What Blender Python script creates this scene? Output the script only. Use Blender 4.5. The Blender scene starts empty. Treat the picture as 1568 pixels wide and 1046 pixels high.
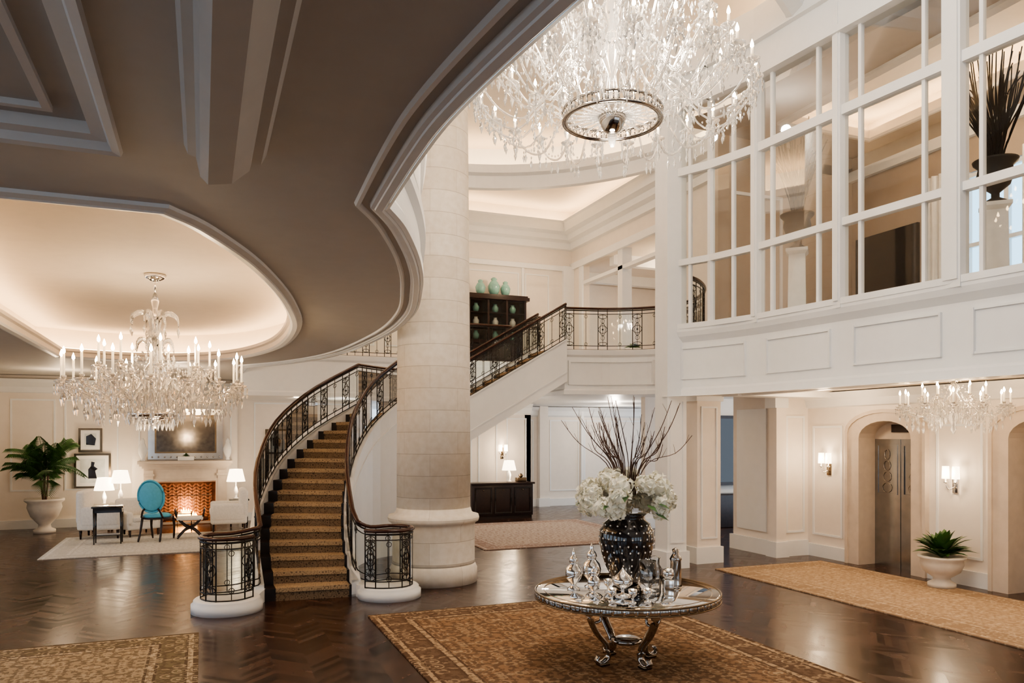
import bpy,math,random,bmesh
from mathutils import Vector,Matrix
from mathutils.geometry import tessellate_polygon
random.seed(4)
TH=math.radians(21.9); C,S=math.cos(TH),math.sin(TH)
def st(s,t): return (s*C-t*S, s*S+t*C)
def inv(x,y): return (x*C+y*S,-x*S+y*C)
R=Matrix.Rotation(TH,4,'Z')
def P(x,y,z=0,r=0): return Matrix.Translation((x,y,z))@Matrix.Rotation(r,4,'Z')
def PS(s,t,z=0,r=0):
    x,y=st(s,t); return P(x,y,z,TH+r)
# ---------------------------------------------------------------- materials
def nt(name):
    m=bpy.data.materials.new(name); m.use_nodes=True
    n=m.node_tree; n.nodes.clear()
    o=n.nodes.new('ShaderNodeOutputMaterial'); return m,n,o
def N(n,t,**k):
    q=n.nodes.new(t)
    for a,b in k.items():
        if a in q.inputs: q.inputs[a].default_value=b
        else: setattr(q,a,b)
    return q
def col(c): return (c[0],c[1],c[2],1)
def mat(name,c,rough=.5,metal=0,var=.06,scale=6,emis=None,es=0,trans=0,bump=0,spec=None,coat=0):
    m,n,o=nt(name); b=N(n,'ShaderNodeBsdfPrincipled')
    tc=N(n,'ShaderNodeTexCoord'); no=N(n,'ShaderNodeTexNoise'); no.inputs['Scale'].default_value=scale; no.inputs['Detail'].default_value=4
    n.links.new(tc.outputs['Object'],no.inputs['Vector'])
    r=N(n,'ShaderNodeValToRGB'); r.color_ramp.elements[0].position=.3; r.color_ramp.elements[1].position=.7
    r.color_ramp.elements[0].color=col([x*(1-var) for x in c]); r.color_ramp.elements[1].color=col([min(1,x*(1+var)) for x in c])
    n.links.new(no.outputs['Fac'],r.inputs['Fac']); n.links.new(r.outputs['Color'],b.inputs['Base Color'])
    b.inputs['Roughness'].default_value=rough; b.inputs['Metallic'].default_value=metal
    if spec is not None: b.inputs['Specular IOR Level'].default_value=spec
    if trans: b.inputs['Transmission Weight'].default_value=trans
    if coat: b.inputs['Coat Weight'].default_value=coat
    if emis: b.inputs['Emission Color'].default_value=col(emis); b.inputs['Emission Strength'].default_value=es
    if bump:
        bp=N(n,'ShaderNodeBump'); bp.inputs['Strength'].default_value=bump; bp.inputs['Distance'].default_value=.02
        n.links.new(no.outputs['Fac'],bp.inputs['Height']); n.links.new(bp.outputs['Normal'],b.inputs['Normal'])
    n.links.new(b.outputs[0],o.inputs[0]); return m
def emit(name,c,s):
    m,n,o=nt(name); e=N(n,'ShaderNodeEmission'); e.inputs[0].default_value=col(c); e.inputs[1].default_value=s
    n.links.new(e.outputs[0],o.inputs[0]); return m
def thinglass(name,tint=(.93,.97,.96),g=.02,k=1.0):
    m,n,o=nt(name); t=N(n,'ShaderNodeBsdfTransparent'); t.inputs[0].default_value=col(tint)
    gl=N(n,'ShaderNodeBsdfGlossy'); gl.inputs['Roughness'].default_value=.02
    f=N(n,'ShaderNodeFresnel'); f.inputs[0].default_value=1.45
    a=N(n,'ShaderNodeMath',operation='MULTIPLY_ADD'); a.inputs[1].default_value=k; a.inputs[2].default_value=g
    n.links.new(f.outputs[0],a.inputs[0]); mx=N(n,'ShaderNodeMixShader')
    n.links.new(a.outputs[0],mx.inputs[0]); n.links.new(t.outputs[0],mx.inputs[1]); n.links.new(gl.outputs[0],mx.inputs[2])
    n.links.new(mx.outputs[0],o.inputs[0]); return m
WALL=mat('cream_paint',(.81,.74,.665),.6,var=.02)
WHITE=mat('white_paint',(.82,.82,.81),.4,var=.015)
SOF=mat('soffit_paint',(.58,.56,.535),.6,var=.02)  # cream greyed down so the dim light sits in the colour
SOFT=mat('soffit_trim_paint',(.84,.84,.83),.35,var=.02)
CEIL=mat('ceiling_paint',(.78,.70,.61),.65,var=.02)
TAN=mat('tan_plaster',(.42,.34,.27),.6,var=.03)
BEIGE=mat('beige_stone',(.61,.52,.43),.5,var=.06)
IRON=mat('wrought_iron',(.03,.025,.023),.35,metal=.6)
RAILW=mat('handrail_wood',(.05,.018,.012),.22)
DARKW=mat('dark_wood',(.022,.010,.008),.28,var=.3,scale=14)
STEPW=mat('step_wood',(.015,.009,.007),.35,var=.2)
SILVER=mat('silver',(.85,.83,.80),.12,metal=1)
CHROME=mat('smoked_chrome',(.45,.42,.39),.10,metal=1)
MIRROR=mat('mirror_glass',(.9,.89,.88),.03,metal=1,var=.01)
AMIRROR=mat('antique_mirror',(.26,.23,.20),.10,metal=1,var=.2,scale=10)
BRONZE=mat('elevator_metal',(.38,.375,.37),.25,metal=1,var=.1)
BRASS=mat('dark_brass',(.20,.15,.10),.25,metal=1)
CRYST=mat('crystal',(.98,.96,.93),.03,trans=.8,var=.02,spec=.95)
CANDLE=mat('candle_sleeve',(.95,.88,.75),.5,emis=(1,.74,.44),es=.8)
BULB=emit('bulb_glow',(1,.70,.37),85)
SHADE=mat('lamp_shade',(.95,.9,.8),.7,emis=(1,.80,.55),es=6)
COVE=emit('cove_light',(1,.69,.39),21)
GLASS=thinglass('pane_glass',(.86,.88,.87),.01,.45); RGLASS=thinglass('railing_glass',(.92,.96,.95),.02,.8); CLEAR=thinglass('clear_glass',(.96,.97,.97),.10)
BLACK=mat('black_lacquer',(.012,.009,.010),.10,coat=.5)
SMOKE=mat('smoked_mirror',(.16,.15,.14),.06,metal=1)
CREAMF=mat('cream_fabric',(.82,.78,.72),.9,var=.06,scale=30)
BLUEF=mat('turquoise_fabric',(.13,.48,.64),.7,var=.06,scale=20)
LEAF=mat('leaf_green',(.055,.13,.035),.4,var=.5,scale=8)
TWIG=mat('twig_brown',(.09,.045,.032),.7,var=.3)
DTWIG=mat('dark_branches',(.012,.008,.006),.9,var=.3,spec=.1)
PETAL=mat('cream_petal',(.96,.90,.76),.7,var=.10,scale=14)
URN=mat('urn_stone',(.66,.60,.52),.7,var=.08,bump=.2)
URND=mat('urn_bronze',(.02,.017,.015),.45,metal=0,spec=.3)
PORC=mat('white_porcelain',(.82,.80,.76),.2)
CELA=mat('celadon_glaze',(.24,.45,.40),.2,var=.2)
CURT=mat('curtain_cloth',(.28,.30,.27),.9,var=.1)
SOOT=mat('firebox_soot',(.16,.09,.06),.9,var=.4)
BRICKM=mat('firebrick',(.32,.18,.12),.85,var=.3,scale=12)
FIRE=emit('fire_flame',(1,.42,.10),26)
ART=mat('art_paper',(.62,.66,.66),.6,var=.25,scale=3)
def colstone():
    m,n,o=nt('column_limestone'); b=N(n,'ShaderNodeBsdfPrincipled'); tc=N(n,'ShaderNodeTexCoord'); sp=N(n,'ShaderNodeSeparateXYZ')
    n.links.new(tc.outputs['Object'],sp.inputs[0])
    at=N(n,'ShaderNodeMath',operation='ARCTAN2'); n.links.new(sp.outputs[1],at.inputs[0]); n.links.new(sp.outputs[0],at.inputs[1])
    mu=N(n,'ShaderNodeMath',operation='MULTIPLY'); mu.inputs[1].default_value=4/math.pi; n.links.new(at.outputs[0],mu.inputs[0])
    cb=N(n,'ShaderNodeCombineXYZ'); n.links.new(mu.outputs[0],cb.inputs[0]); n.links.new(sp.outputs[2],cb.inputs[1])
    br=N(n,'ShaderNodeTexBrick'); br.offset=.5; br.inputs['Scale'].default_value=1; br.inputs['Brick Width'].default_value=2.0; br.inputs['Row Height'].default_value=.345
    br.inputs['Mortar Size'].default_value=.005; br.inputs['Color1'].default_value=(.85,.79,.70,1); br.inputs['Color2'].default_value=(.77,.70,.60,1); br.inputs['Mortar'].default_value=(.56,.49,.41,1)
    n.links.new(cb.outputs[0],br.inputs['Vector'])
    no=N(n,'ShaderNodeTexNoise'); no.inputs['Scale'].default_value=10; no.inputs['Detail'].default_value=6; n.links.new(tc.outputs['Object'],no.inputs['Vector'])
    rp=N(n,'ShaderNodeValToRGB'); rp.color_ramp.elements[0].position=.3; rp.color_ramp.elements[0].color=(.90,.88,.84,1); rp.color_ramp.elements[1].position=.65; n.links.new(no.outputs['Fac'],rp.inputs[0])
    mx=N(n,'ShaderNodeMixRGB',blend_type='MULTIPLY'); mx.inputs[0].default_value=1; n.links.new(br.outputs['Color'],mx.inputs[1]); n.links.new(rp.outputs[0],mx.inputs[2])
    n.links.new(mx.outputs[0],b.inputs['Base Color']); b.inputs['Roughness'].default_value=.65; n.links.new(b.outputs[0],o.inputs[0]); return m
COLS=colstone()
def floormat():
    m,n,o=nt('herringbone_parquet'); b=N(n,'ShaderNodeBsdfPrincipled'); tc=N(n,'ShaderNodeTexCoord'); sp=N(n,'ShaderNodeSeparateXYZ'); L=n.links.new
    L(tc.outputs['Object'],sp.inputs[0])
    def M(op,a,bv=None):
        q=N(n,'ShaderNodeMath',operation=op)
        for i,v in enumerate((a,bv)):
            if v is None: continue
            if isinstance(v,(int,float)): q.inputs[i].default_value=v
            else: L(v,q.inputs[i])
        return q.outputs[0]
    w=.34; pw=.105
    pp=M('PINGPONG',sp.outputs[0],w); v=M('ADD',sp.outputs[1],pp); cid=M('FLOOR',M('DIVIDE',sp.outputs[0],w)); vd=M('DIVIDE',v,pw); rid=M('FLOOR',vd)
    fr=M('FRACT',vd); cb=N(n,'ShaderNodeCombineXYZ'); L(cid,cb.inputs[0]); L(rid,cb.inputs[1]); wn=N(n,'ShaderNodeTexWhiteNoise',noise_dimensions='2D'); L(cb.outputs[0],wn.inputs['Vector'])
    r=N(n,'ShaderNodeValToRGB'); r.color_ramp.elements[0].color=(.020,.0085,.0055,1); r.color_ramp.elements[1].color=(.066,.028,.016,1); L(wn.outputs['Value'],r.inputs['Fac'])
    no=N(n,'ShaderNodeTexNoise'); no.inputs['Scale'].default_value=5; no.inputs['Detail'].default_value=5; L(tc.outputs['Object'],no.inputs['Vector'])
    ed=M('LESS_THAN',fr,.05); mx=N(n,'ShaderNodeMixRGB',blend_type='MIX'); L(M('MULTIPLY',ed,.6),mx.inputs[0]); L(r.outputs[0],mx.inputs[1]); mx.inputs[2].default_value=(.006,.003,.002,1)
    L(mx.outputs[0],b.inputs['Base Color']); b.inputs['Specular IOR Level'].default_value=.40
    rr=M('ADD',M('MULTIPLY',no.outputs['Fac'],.12),M('ADD',M('MULTIPLY',wn.outputs['Value'],.09),.12)); L(rr,b.inputs['Roughness'])
    bp=N(n,'ShaderNodeBump'); bp.inputs['Strength'].default_value=.06; bp.inputs['Distance'].default_value=.01; L(wn.outputs['Value'],bp.inputs['Height']); L(bp.outputs[0],b.inputs['Normal'])
    L(b.outputs[0],o.inputs[0]); return m
FLOOR=floormat()
def rugmat(name,w,h,field,field2,bord,bord2,sc=5):
    m,n,o=nt(name); b=N(n,'ShaderNodeBsdfPrincipled'); tc=N(n,'ShaderNodeTexCoord'); sp=N(n,'ShaderNodeSeparateXYZ'); L=n.links.new
    L(tc.outputs['Object'],sp.inputs[0])
    def M(op,a,bv=None):
        q=N(n,'ShaderNodeMath',operation=op)
        for i,v in enumerate((a,bv)):
            if v is None: continue
            if isinstance(v,(int,float)): q.inputs[i].default_value=v
            else: L(v,q.inputs[i])
        return q.outputs[0]
    d=M('MINIMUM',M('SUBTRACT',w/2,M('ABSOLUTE',sp.outputs[0])),M('SUBTRACT',h/2,M('ABSOLUTE',sp.outputs[1])))
    r=N(n,'ShaderNodeValToRGB'); r.color_ramp.interpolation='CONSTANT'; e=r.color_ramp.elements
    e[0].position=0; e[0].color=col(bord2); e[1].position=.05; e[1].color=col(bord)
    for p,c in ((.10,bord2),(.13,field2),(.38,bord2),(.41,bord),(.47,bord2),(.50,field)):
        q=e.new(p); q.color=col(c)
    L(d,r.inputs[0])
    cb=N(n,'ShaderNodeCombineXYZ'); L(M('PINGPONG',sp.outputs[0],.45),cb.inputs[0]); L(M('PINGPONG',sp.outputs[1],.6),cb.inputs[1])
    vo=N(n,'ShaderNodeTexVoronoi',feature='F1'); vo.inputs['Scale'].default_value=sc; L(cb.outputs[0],vo.inputs['Vector'])
    ro=N(n,'ShaderNodeValToRGB'); ro.color_ramp.interpolation='CONSTANT'; q=ro.color_ramp.elements; q[0].color=(.95,.95,.95,1); q[1].position=.16; q[1].color=(0,0,0,1)
    a=q.new(.30); a.color=(.8,.8,.8,1); a=q.new(.38); a.color=(0,0,0,1); a=q.new(.52); a.color=(.6,.6,.6,1); a=q.new(.6); a.color=(0,0,0,1); L(vo.outputs['Distance'],ro.inputs[0])
    no=N(n,'ShaderNodeTexNoise'); no.inputs['Scale'].default_value=sc*3.0; no.inputs['Detail'].default_value=4; L(cb.outputs[0],no.inputs['Vector'])
    nr=N(n,'ShaderNodeValToRGB'); nr.color_ramp.elements[0].position=.49; nr.color_ramp.elements[1].position=.53; L(no.outputs['Fac'],nr.inputs[0])
    mx=N(n,'ShaderNodeMixRGB'); L(ro.outputs[0],mx.inputs[0]); L(r.outputs[0],mx.inputs[1]); mx.inputs[2].default_value=col(bord)
    m2=N(n,'ShaderNodeMixRGB'); L(M('MULTIPLY',nr.outputs[0],.7),m2.inputs[0]); L(mx.outputs[0],m2.inputs[1]); m2.inputs[2].default_value=col(bord2)
    L(m2.outputs[0],b.inputs['Base Color']); b.inputs['Roughness'].default_value=.95; b.inputs['Specular IOR Level'].default_value=.1
    n2=N(n,'ShaderNodeTexNoise'); n2.inputs['Scale'].default_value=120; bp=N(n,'ShaderNodeBump'); bp.inputs['Strength'].default_value=.3; bp.inputs['Distance'].default_value=.01
    L(tc.outputs['Object'],n2.inputs['Vector']); L(n2.outputs['Fac'],bp.inputs['Height']); L(bp.outputs[0],b.inputs['Normal'])
    L(b.outputs[0],o.inputs[0]); return m
def carpetmat(name,c1,c2):
    m,n,o=nt(name); b=N(n,'ShaderNodeBsdfPrincipled'); tc=N(n,'ShaderNodeTexCoord'); L=n.links.new
    vo=N(n,'ShaderNodeTexVoronoi'); vo.inputs['Scale'].default_value=17; L(tc.outputs['Object'],vo.inputs['Vector'])
    r=N(n,'ShaderNodeValToRGB'); r.color_ramp.interpolation='CONSTANT'; r.color_ramp.elements[0].color=col(c2); r.color_ramp.elements[1].position=.25; r.color_ramp.elements[1].color=col(c1)
    q=r.color_ramp.elements.new(.58); q.color=col(c2); q=r.color_ramp.elements.new(.66); q.color=col(c1)
    L(vo.outputs['Distance'],r.inputs[0]); L(r.outputs[0],b.inputs['Base Color']); b.inputs['Roughness'].default_value=.95; L(b.outputs[0],o.inputs[0]); return m
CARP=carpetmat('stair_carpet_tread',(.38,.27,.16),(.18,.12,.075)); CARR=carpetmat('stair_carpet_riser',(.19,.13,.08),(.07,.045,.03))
# ---------------------------------------------------------------- builder
class B:
    def __init__(s): s.v=[];s.f=[];s.m=[];s.sm=[];s.mats=[]
    def add(s,vs,fs,mt,smooth=False,M=None):
        if mt not in s.mats: s.mats.append(mt)
        k=s.mats.index(mt); o=len(s.v)
        for v in vs:
            v=Vector(v); s.v.append(M@v if M else v)
        for f in fs: s.f.append([i+o for i in f]); s.m.append(k); s.sm.append(smooth)
        return s
    def box(s,x0,x1,y0,y1,z0,z1,mt,M=None):
        vs=[(x,y,z) for x in(x0,x1) for y in(y0,y1) for z in(z0,z1)]
        return s.add(vs,[(0,1,3,2),(4,6,7,5),(0,4,5,1),(2,3,7,6),(0,2,6,4),(1,5,7,3)],mt,False,M)
    def rbox(s,x0,x1,y0,y1,z0,z1,r,mt,M=None):
        bm=bmesh.new(); bmesh.ops.create_cube(bm,size=1)
        for v in bm.verts: v.co=Vector(((x0+x1)/2+v.co.x*(x1-x0),(y0+y1)/2+v.co.y*(y1-y0),(z0+z1)/2+v.co.z*(z1-z0)))
        bmesh.ops.bevel(bm,geom=bm.edges[:],offset=r,segments=3,affect='EDGES',profile=.5)
        bm.verts.index_update(); s.add([v.co.copy() for v in bm.verts],[[v.index for v in f.verts] for f in bm.faces],mt,True,M); bm.free(); return s
    def lathe(s,pr,mt,c=(0,0,0),n=24,M=None,smooth=True,sx=1,sy=1):
        vs=[];fs=[]
        for r,z in pr:
            for i in range(n):
                a=2*math.pi*i/n; vs.append((c[0]+r*math.cos(a)*sx,c[1]+r*math.sin(a)*sy,c[2]+z))
        for j in range(len(pr)-1):
            for i in range(n):
                k=(i+1)%n; fs.append((j*n+i,j*n+k,(j+1)*n+k,(j+1)*n+i))
        if pr[0][0]>1e-4: fs.append(tuple(range(n))[::-1])
        if pr[-1][0]>1e-4: fs.append(tuple((len(pr)-1)*n+i for i in range(n)))
        return s.add(vs,fs,mt,smooth,M)
    def ball(s,c,r,mt,n=10,sz=1,M=None):
        k=max(4,n//2+1); return s.lathe([(max(1e-5,r*math.sin(math.pi*i/k)),-r*sz*math.cos(math.pi*i/k)) for i in range(k+1)],mt,c,n,M)
    def octa(s,c,r,h,mt,M=None):
        x,y,z=c; vs=[(x+r,y,z),(x,y+r,z),(x-r,y,z),(x,y-r,z),(x,y,z+h*.4),(x,y,z-h*.6)]
        return s.add(vs,[(0,1,4),(1,2,4),(2,3,4),(3,0,4),(1,0,5),(2,1,5),(3,2,5),(0,3,5)],mt,False,M)
    def tube(s,pts,r,mt,n=6,closed=False,M=None,smooth=True,flat=1):
        pts=[Vector(p) for p in pts]; k=len(pts); vs=[];fs=[]
        rr=r if isinstance(r,(list,tuple)) else [r]*k
        for i,p in enumerate(pts):
            a=pts[(i-1)%k] if (closed or i>0) else p; b=pts[(i+1)%k] if (closed or i<k-1) else p
            t=(b-a); t=t.normalized() if t.length>1e-9 else Vector((0,0,1))
            u=Vector((0,0,1)) if abs(t.z)<.95 else Vector((1,0,0))
            sd=t.cross(u).normalized(); up=sd.cross(t)
            for j in range(n):
                q=2*math.pi*(j+.5)/n; vs.append(p+sd*math.cos(q)*rr[i]+up*math.sin(q)*rr[i]*flat)
        for i in range(k if closed else k-1):
            i2=(i+1)%k
            for j in range(n):
                j2=(j+1)%n; fs.append((i*n+j,i*n+j2,i2*n+j2,i2*n+j))
        if not closed: fs.append(tuple(range(n))); fs.append(tuple((k-1)*n+j for j in range(n))[::-1])
        return s.add(vs,fs,mt,smooth,M)
    def poly(s,loops,z,mt,M=None):
        vl=[[Vector((p[0],p[1],0)) for p in l] for l in loops]; tr=tessellate_polygon(vl)
        return s.add([(v.x,v.y,z) for l in vl for v in l],[tuple(t) for t in tr],mt,False,M)
    def prism(s,pts,z0,z1,mt,M=None,side=None):
        s.poly([pts],z0,mt,M); s.poly([pts],z1,mt,M); n=len(pts)
        return s.add([(p[0],p[1],z) for z in(z0,z1) for p in pts],[(i,(i+1)%n,n+(i+1)%n,n+i) for i in range(n)],side or mt,False,M)
    def slabxz(s,pts,y0,y1,mt,M=None):
        Q=Matrix(((1,0,0,0),(0,0,1,0),(0,1,0,0),(0,0,0,1))); return s.prism(pts,y0,y1,mt,(M@Q) if M else Q)
    def sweep(s,path,prof,mt,closed=False,M=None,smooth=False):
        n=len(path); vs=[];fs=[];k=len(prof)
        for i,p in enumerate(path):
            def dr(a,b):
                d=Vector((b[0]-a[0],b[1]-a[1])); return d.normalized() if d.length>1e-9 else None
            d1=dr(path[i-1],p) if(closed or i>0) else None; d2=dr(p,path[(i+1)%n]) if (closed or i<n-1) else None
            if d1 is None: d1=d2
            if d2 is None: d2=d1
            t=(d1+d2).normalized(); nn=Vector((-t.y,t.x)); sc=1/max(.5,abs(t.dot(d1)))
            for o,z in prof: vs.append((p[0]+nn.x*o*sc,p[1]+nn.y*o*sc,z))
        for i in range(n if closed else n-1):
            i2=(i+1)%n
            for j in range(k-1): fs.append((i*k+j,i*k+j+1,i2*k+j+1,i2*k+j))
        return s.add(vs,fs,mt,smooth,M)
    def frame(s,x0,x1,z0,z1,mt,y=0,w=.04,d=.02,M=None):
        s.box(x0,x1,y-d,y,z0,z0+w,mt,M); s.box(x0,x1,y-d,y,z1-w,z1,mt,M); s.box(x0,x0+w,y-d,y,z0+w,z1-w,mt,M); s.box(x1-w,x1,y-d,y,z0+w,z1-w,mt,M); return s
    def make(s,name,M=None):
        me=bpy.data.meshes.new(name); me.from_pydata([tuple(v) for v in s.v],[],s.f); 
        for m in s.mats: me.materials.append(m)
        me.polygons.foreach_set('material_index',s.m); me.polygons.foreach_set('use_smooth',s.sm); me.update()
        bm=bmesh.new(); bm.from_mesh(me); bmesh.ops.recalc_face_normals(bm,faces=bm.faces); bm.to_mesh(me); bm.free()
        o=bpy.data.objects.new(name,me); bpy.context.collection.objects.link(o)
        if M: o.matrix_world=M
        return o
def cat(pts,n=8,closed=False):
    out=[];k=len(pts);d=len(pts[0])
    for i in range(k if closed else k-1):
        g=lambda j: pts[j%k] if closed else pts[max(0,min(k-1,j))]
        p0,p1,p2,p3=g(i-1),g(i),g(i+1),g(i+2)
        for j in range(n):
            t=j/n; out.append(tuple(.5*(2*p1[a]+(p2[a]-p0[a])*t+(2*p0[a]-5*p1[a]+4*p2[a]-p3[a])*t*t+(3*p1[a]-p0[a]-3*p2[a]+p3[a])*t**3) for a in range(d)))
    if not closed: out.append(tuple(pts[-1]))
    return out
def light(name,kind,loc,e,c,size=.1,parent=None,rot=None):
    l=bpy.data.lights.new(name,kind); l.energy=e; l.color=c
    if kind=='AREA': l.size=size
    else: l.shadow_soft_size=size
    o=bpy.data.objects.new(name,l); bpy.context.collection.objects.link(o); o.location=loc
    if rot: o.rotation_euler=rot
    if parent: o.parent=parent
    return o
WARM=(1,.75,.49); SOFTW=(1,.87,.72)
# ---------------------------------------------------------------- camera/world
cam=bpy.data.cameras.new('camera'); co=bpy.data.objects.new('camera',cam); bpy.context.collection.objects.link(co)
co.location=(0,0,2.35); co.rotation_euler=(math.pi/2,0,0); cam.sensor_width=36; cam.lens=27.1; cam.shift_y=.0925; cam.clip_start=.05
bpy.context.scene.camera=co
try: bpy.context.scene.view_settings.look='AgX - Medium High Contrast'
except Exception as e: print(e)
w=bpy.data.worlds.new('world'); bpy.context.scene.world=w; w.use_nodes=True
bg=w.node_tree.nodes['Background']; bg.inputs[0].default_value=(.70,.84,1,1); bg.inputs[1].default_value=2.5
# ---------------------------------------------------------------- room shell (s,t frame)
B().add([(-13,-8,0),(17,-8,0),(17,25,0),(-13,25,0)],[(0,1,2,3)],FLOOR).make('floor',R)
edge_w=[(2.6,-2),(1.75,0),(.9,1.5),(.188,2.74),(-.25,3.57),(-.51,4.2)]
e1=cat(edge_w+[(-.845,5.14)],6); e2=cat([(-.845,5.14),(-.80,5.7),(-.83,6.8),(-.957,8.0),(-1.27,9.73),(-1.93,11.7),(-3.2,14.3),(-4.5,15.9),(-5.8,16.9)],8)
edge=[inv(*p) for p in e1+e2[1:]]; edge+= [(.9,18.6),(.9,19.5)]
rec=[(-2.5,5.8)]+cat([(-.29,5.8),(-.05,6.2),(.38,7.34),(.83,9.14),(1.15,11.3),(1.12,13.8),(.6,15.8),(-.3,16.9),(-1.4,17.2),(-2.5,16.8)],8)
pan=[(-2.9,.6),(-.45,.6),(-.45,4.65),(-2.9,4.65)]
b=B(); outer=edge+[(.9,22.8),(-4.8,22.8),(-4.8,-5.5),(3.5,-5.5)]
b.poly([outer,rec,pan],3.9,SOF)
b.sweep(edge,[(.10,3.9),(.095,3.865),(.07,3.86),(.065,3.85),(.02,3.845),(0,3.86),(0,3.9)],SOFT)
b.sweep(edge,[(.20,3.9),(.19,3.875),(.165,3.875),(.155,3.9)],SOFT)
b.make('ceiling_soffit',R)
b=B(); b.sweep(edge,[(0,3.855),(-.03,3.87),(-.03,3.95),(0,4.0),(0,4.2),(-.05,4.25),(-.05,4.34),(0,4.38),(0,5.1),(-.05,5.15),(-.08,5.3),(0,5.4),(.3,5.4),(.3,4.38)],WHITE)
b.sweep(edge,[(0,4.46),(-.02,4.46),(-.02,4.52),(0,4.52)],WHITE); b.make('trim_mezzanine_fascia',R)
def area(pl): return sum(pl[i][0]*pl[(i+1)%len(pl)][1]-pl[(i+1)%len(pl)][0]*pl[i][1] for i in range(len(pl)))
if area(rec)>0: rec=rec[::-1]
def off(pl,o):
    q=B(); q.sweep(pl,[(o,0),(o,1)],WHITE,closed=True); return [(v.x,v.y) for v in q.v[::2]]
b=B(); b.sweep(rec,[(.16,3.9),(.155,3.875),(.10,3.86),(.09,3.85),(.03,3.86),(0,3.885)],SOFT,closed=True); b.sweep(rec,[(0,3.885),(0,3.96),(-.04,3.98),(-.04,4.03),(.46,4.03),(.46,4.45)],CEIL,closed=True)
b.poly([off(rec,.46)],4.45,CEIL); b.make('ceiling_lounge_recess',R)
b=B(); b.sweep(rec,[(.26,4.04),(.26,4.07),(.34,4.07),(.34,4.04)],COVE,closed=True); b.make('cove_light_strip',R)
b=B(); pr=pan[::-1]
b.sweep(pr,[(.05,3.9),(.04,3.87),(0,3.88),(-.02,3.92),(-.09,3.93),(-.10,3.99)],WHITE,closed=True); b.poly([off(pr,-.1)],3.99,SOF)
b.sweep(off(pr,-.24),[(0,3.99),(0,3.96),(-.04,3.96),(-.04,3.99)],SOFT,closed=True); b.make('ceiling_panel_recess',R)
b=B(); prof=[(-.30,3.9),(-.27,3.84),(-.22,3.84),(-.21,3.80),(-.12,3.72),(.0,3.70),(.04,3.74),(.06,3.84),(.10,3.85),(.12,3.9)]
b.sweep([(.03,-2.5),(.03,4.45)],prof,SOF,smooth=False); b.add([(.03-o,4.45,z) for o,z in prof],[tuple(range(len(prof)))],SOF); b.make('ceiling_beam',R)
b=B()
b.box(-4.8,13,-5.7,-5.5,0,.5,WALL); b.box(-4.8,13,-5.7,-5.5,3.3,9.6,WALL); b.box(-3.4,2.4,-5.7,-5.5,.5,3.3,WALL)
x=4.4
while x<13: b.box(x,x+.8,-5.7,-5.5,.5,3.3,WALL); x+=2.8
b.make('wall_front',R)
b=B(); b.box(-5,-4.8,-5.5,19.8,0,.5,WALL); b.box(-5,-4.8,-5.5,19.8,3.2,3.9,WALL); t=-5.5
while t<19: b.box(-5,-4.8,t,t+1.0,.5,3.2,WALL); t+=3.0
b.box(-5,-4.8,19.8,23,0,3.9,WALL); b.make('wall_left',R)
b=B(); b.box(12.6,12.8,-5.5,12,0,9.6,WALL); b.box(8.9,12.8,1.8,2.0,0,9.4,WALL); b.make('wall_right',R)
b=B(); b.box(-4.8,6.1,22.8,23,0,3.9,WALL); b.make('wall_lounge',R)
b=B()
for x0,x1 in ((-4.5,-3.5),(-3.3,-2.05),(1.35,2.6),(2.8,4.0),(4.2,5.6)): b.frame(x0,x1,.95,3.3,WHITE,22.8)
b.make('trim_1',R); b=B(); b.box(-4.8,-1.75,22.72,22.8,0,.22,WHITE); b.box(.95,6.1,22.72,22.8,0,.22,WHITE); b.make('baseboard_lounge',R)
b=B(); b.sweep([(-4.8,22.8),(6.1,22.8)],[(0,3.45),(-.05,3.47),(-.08,3.6),(-.2,3.72),(-.22,3.8)],WHITE); b.make('trim_2',R)
b=B(); b.box(6,9.3,21.6,21.8,0,3.4,WALL); b.box(9.1,9.3,21.6,23.8,0,3.4,WALL); b.box(9.3,17,23.7,23.9,0,3.4,WALL); b.box(5.9,6.1,21.6,23,0,3.4,WALL)
for x0,x1 in ((6.3,7.4),(7.6,8.2),(8.5,9.15)): b.frame(x0,x1,.5,2.9,WHITE,21.6)
for x0,x1 in ((9.6,10.3),(10.9,12.0),(12.2,13.3),(13.5,15)): b.frame(x0,x1,.5,2.9,WHITE,23.7)
b.box(10.45,10.75,23.5,23.7,0,3.4,WALL); b.box(10.4,10.8,23.45,23.7,0,.28,WHITE); b.box(12.05,12.15,23.6,23.7,0,3.4,WHITE)
b.make('wall_back_ground',R)
b=B(); b.box(6,9.3,21.54,21.6,0,.22,WHITE); b.box(9.3,17,23.64,23.7,0,.24,WHITE); b.make('baseboard_back',R)
b=B(); b.sweep([(6,21.6),(9.3,21.6)],[(0,3.0),(-.06,3.05),(-.1,3.2),(-.2,3.33)],WHITE); b.sweep([(9.3,23.7),(17,23.7)],[(0,3.0),(-.06,3.05),(-.1,3.2),(-.2,3.33)],WHITE)
b.make('trim_3',R)
bal=cat([(7.86,16.24),(8.9,15.98),(9.74,15.38),(10.03,14.5),(9.68,13.35),(8.86,12.39),(8.05,11.98)],6)
slab=[(.9,19.5),(7.86,19.5)]+bal+[(8.3,12.1),(17,12.1),(17,23.9),(.9,23.9)]
b=B(); b.prism(slab,3.35,4.36,WHITE); 
fpath=[(.9,19.5),(7.86,19.5)]+bal
fp=[(0,3.33),(-.05,3.33),(-.05,3.42),(-.01,3.46),(-.01,4.2),(-.05,4.25),(-.07,4.36),(0,4.38)]
b.sweep(fpath,fp,WHITE)
for z in (3.55,4.08): b.sweep(bal[1:13],[(-.01,z),(-.04,z),(-.04,z+.04),(-.01,z+.04)],WHITE)
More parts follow.
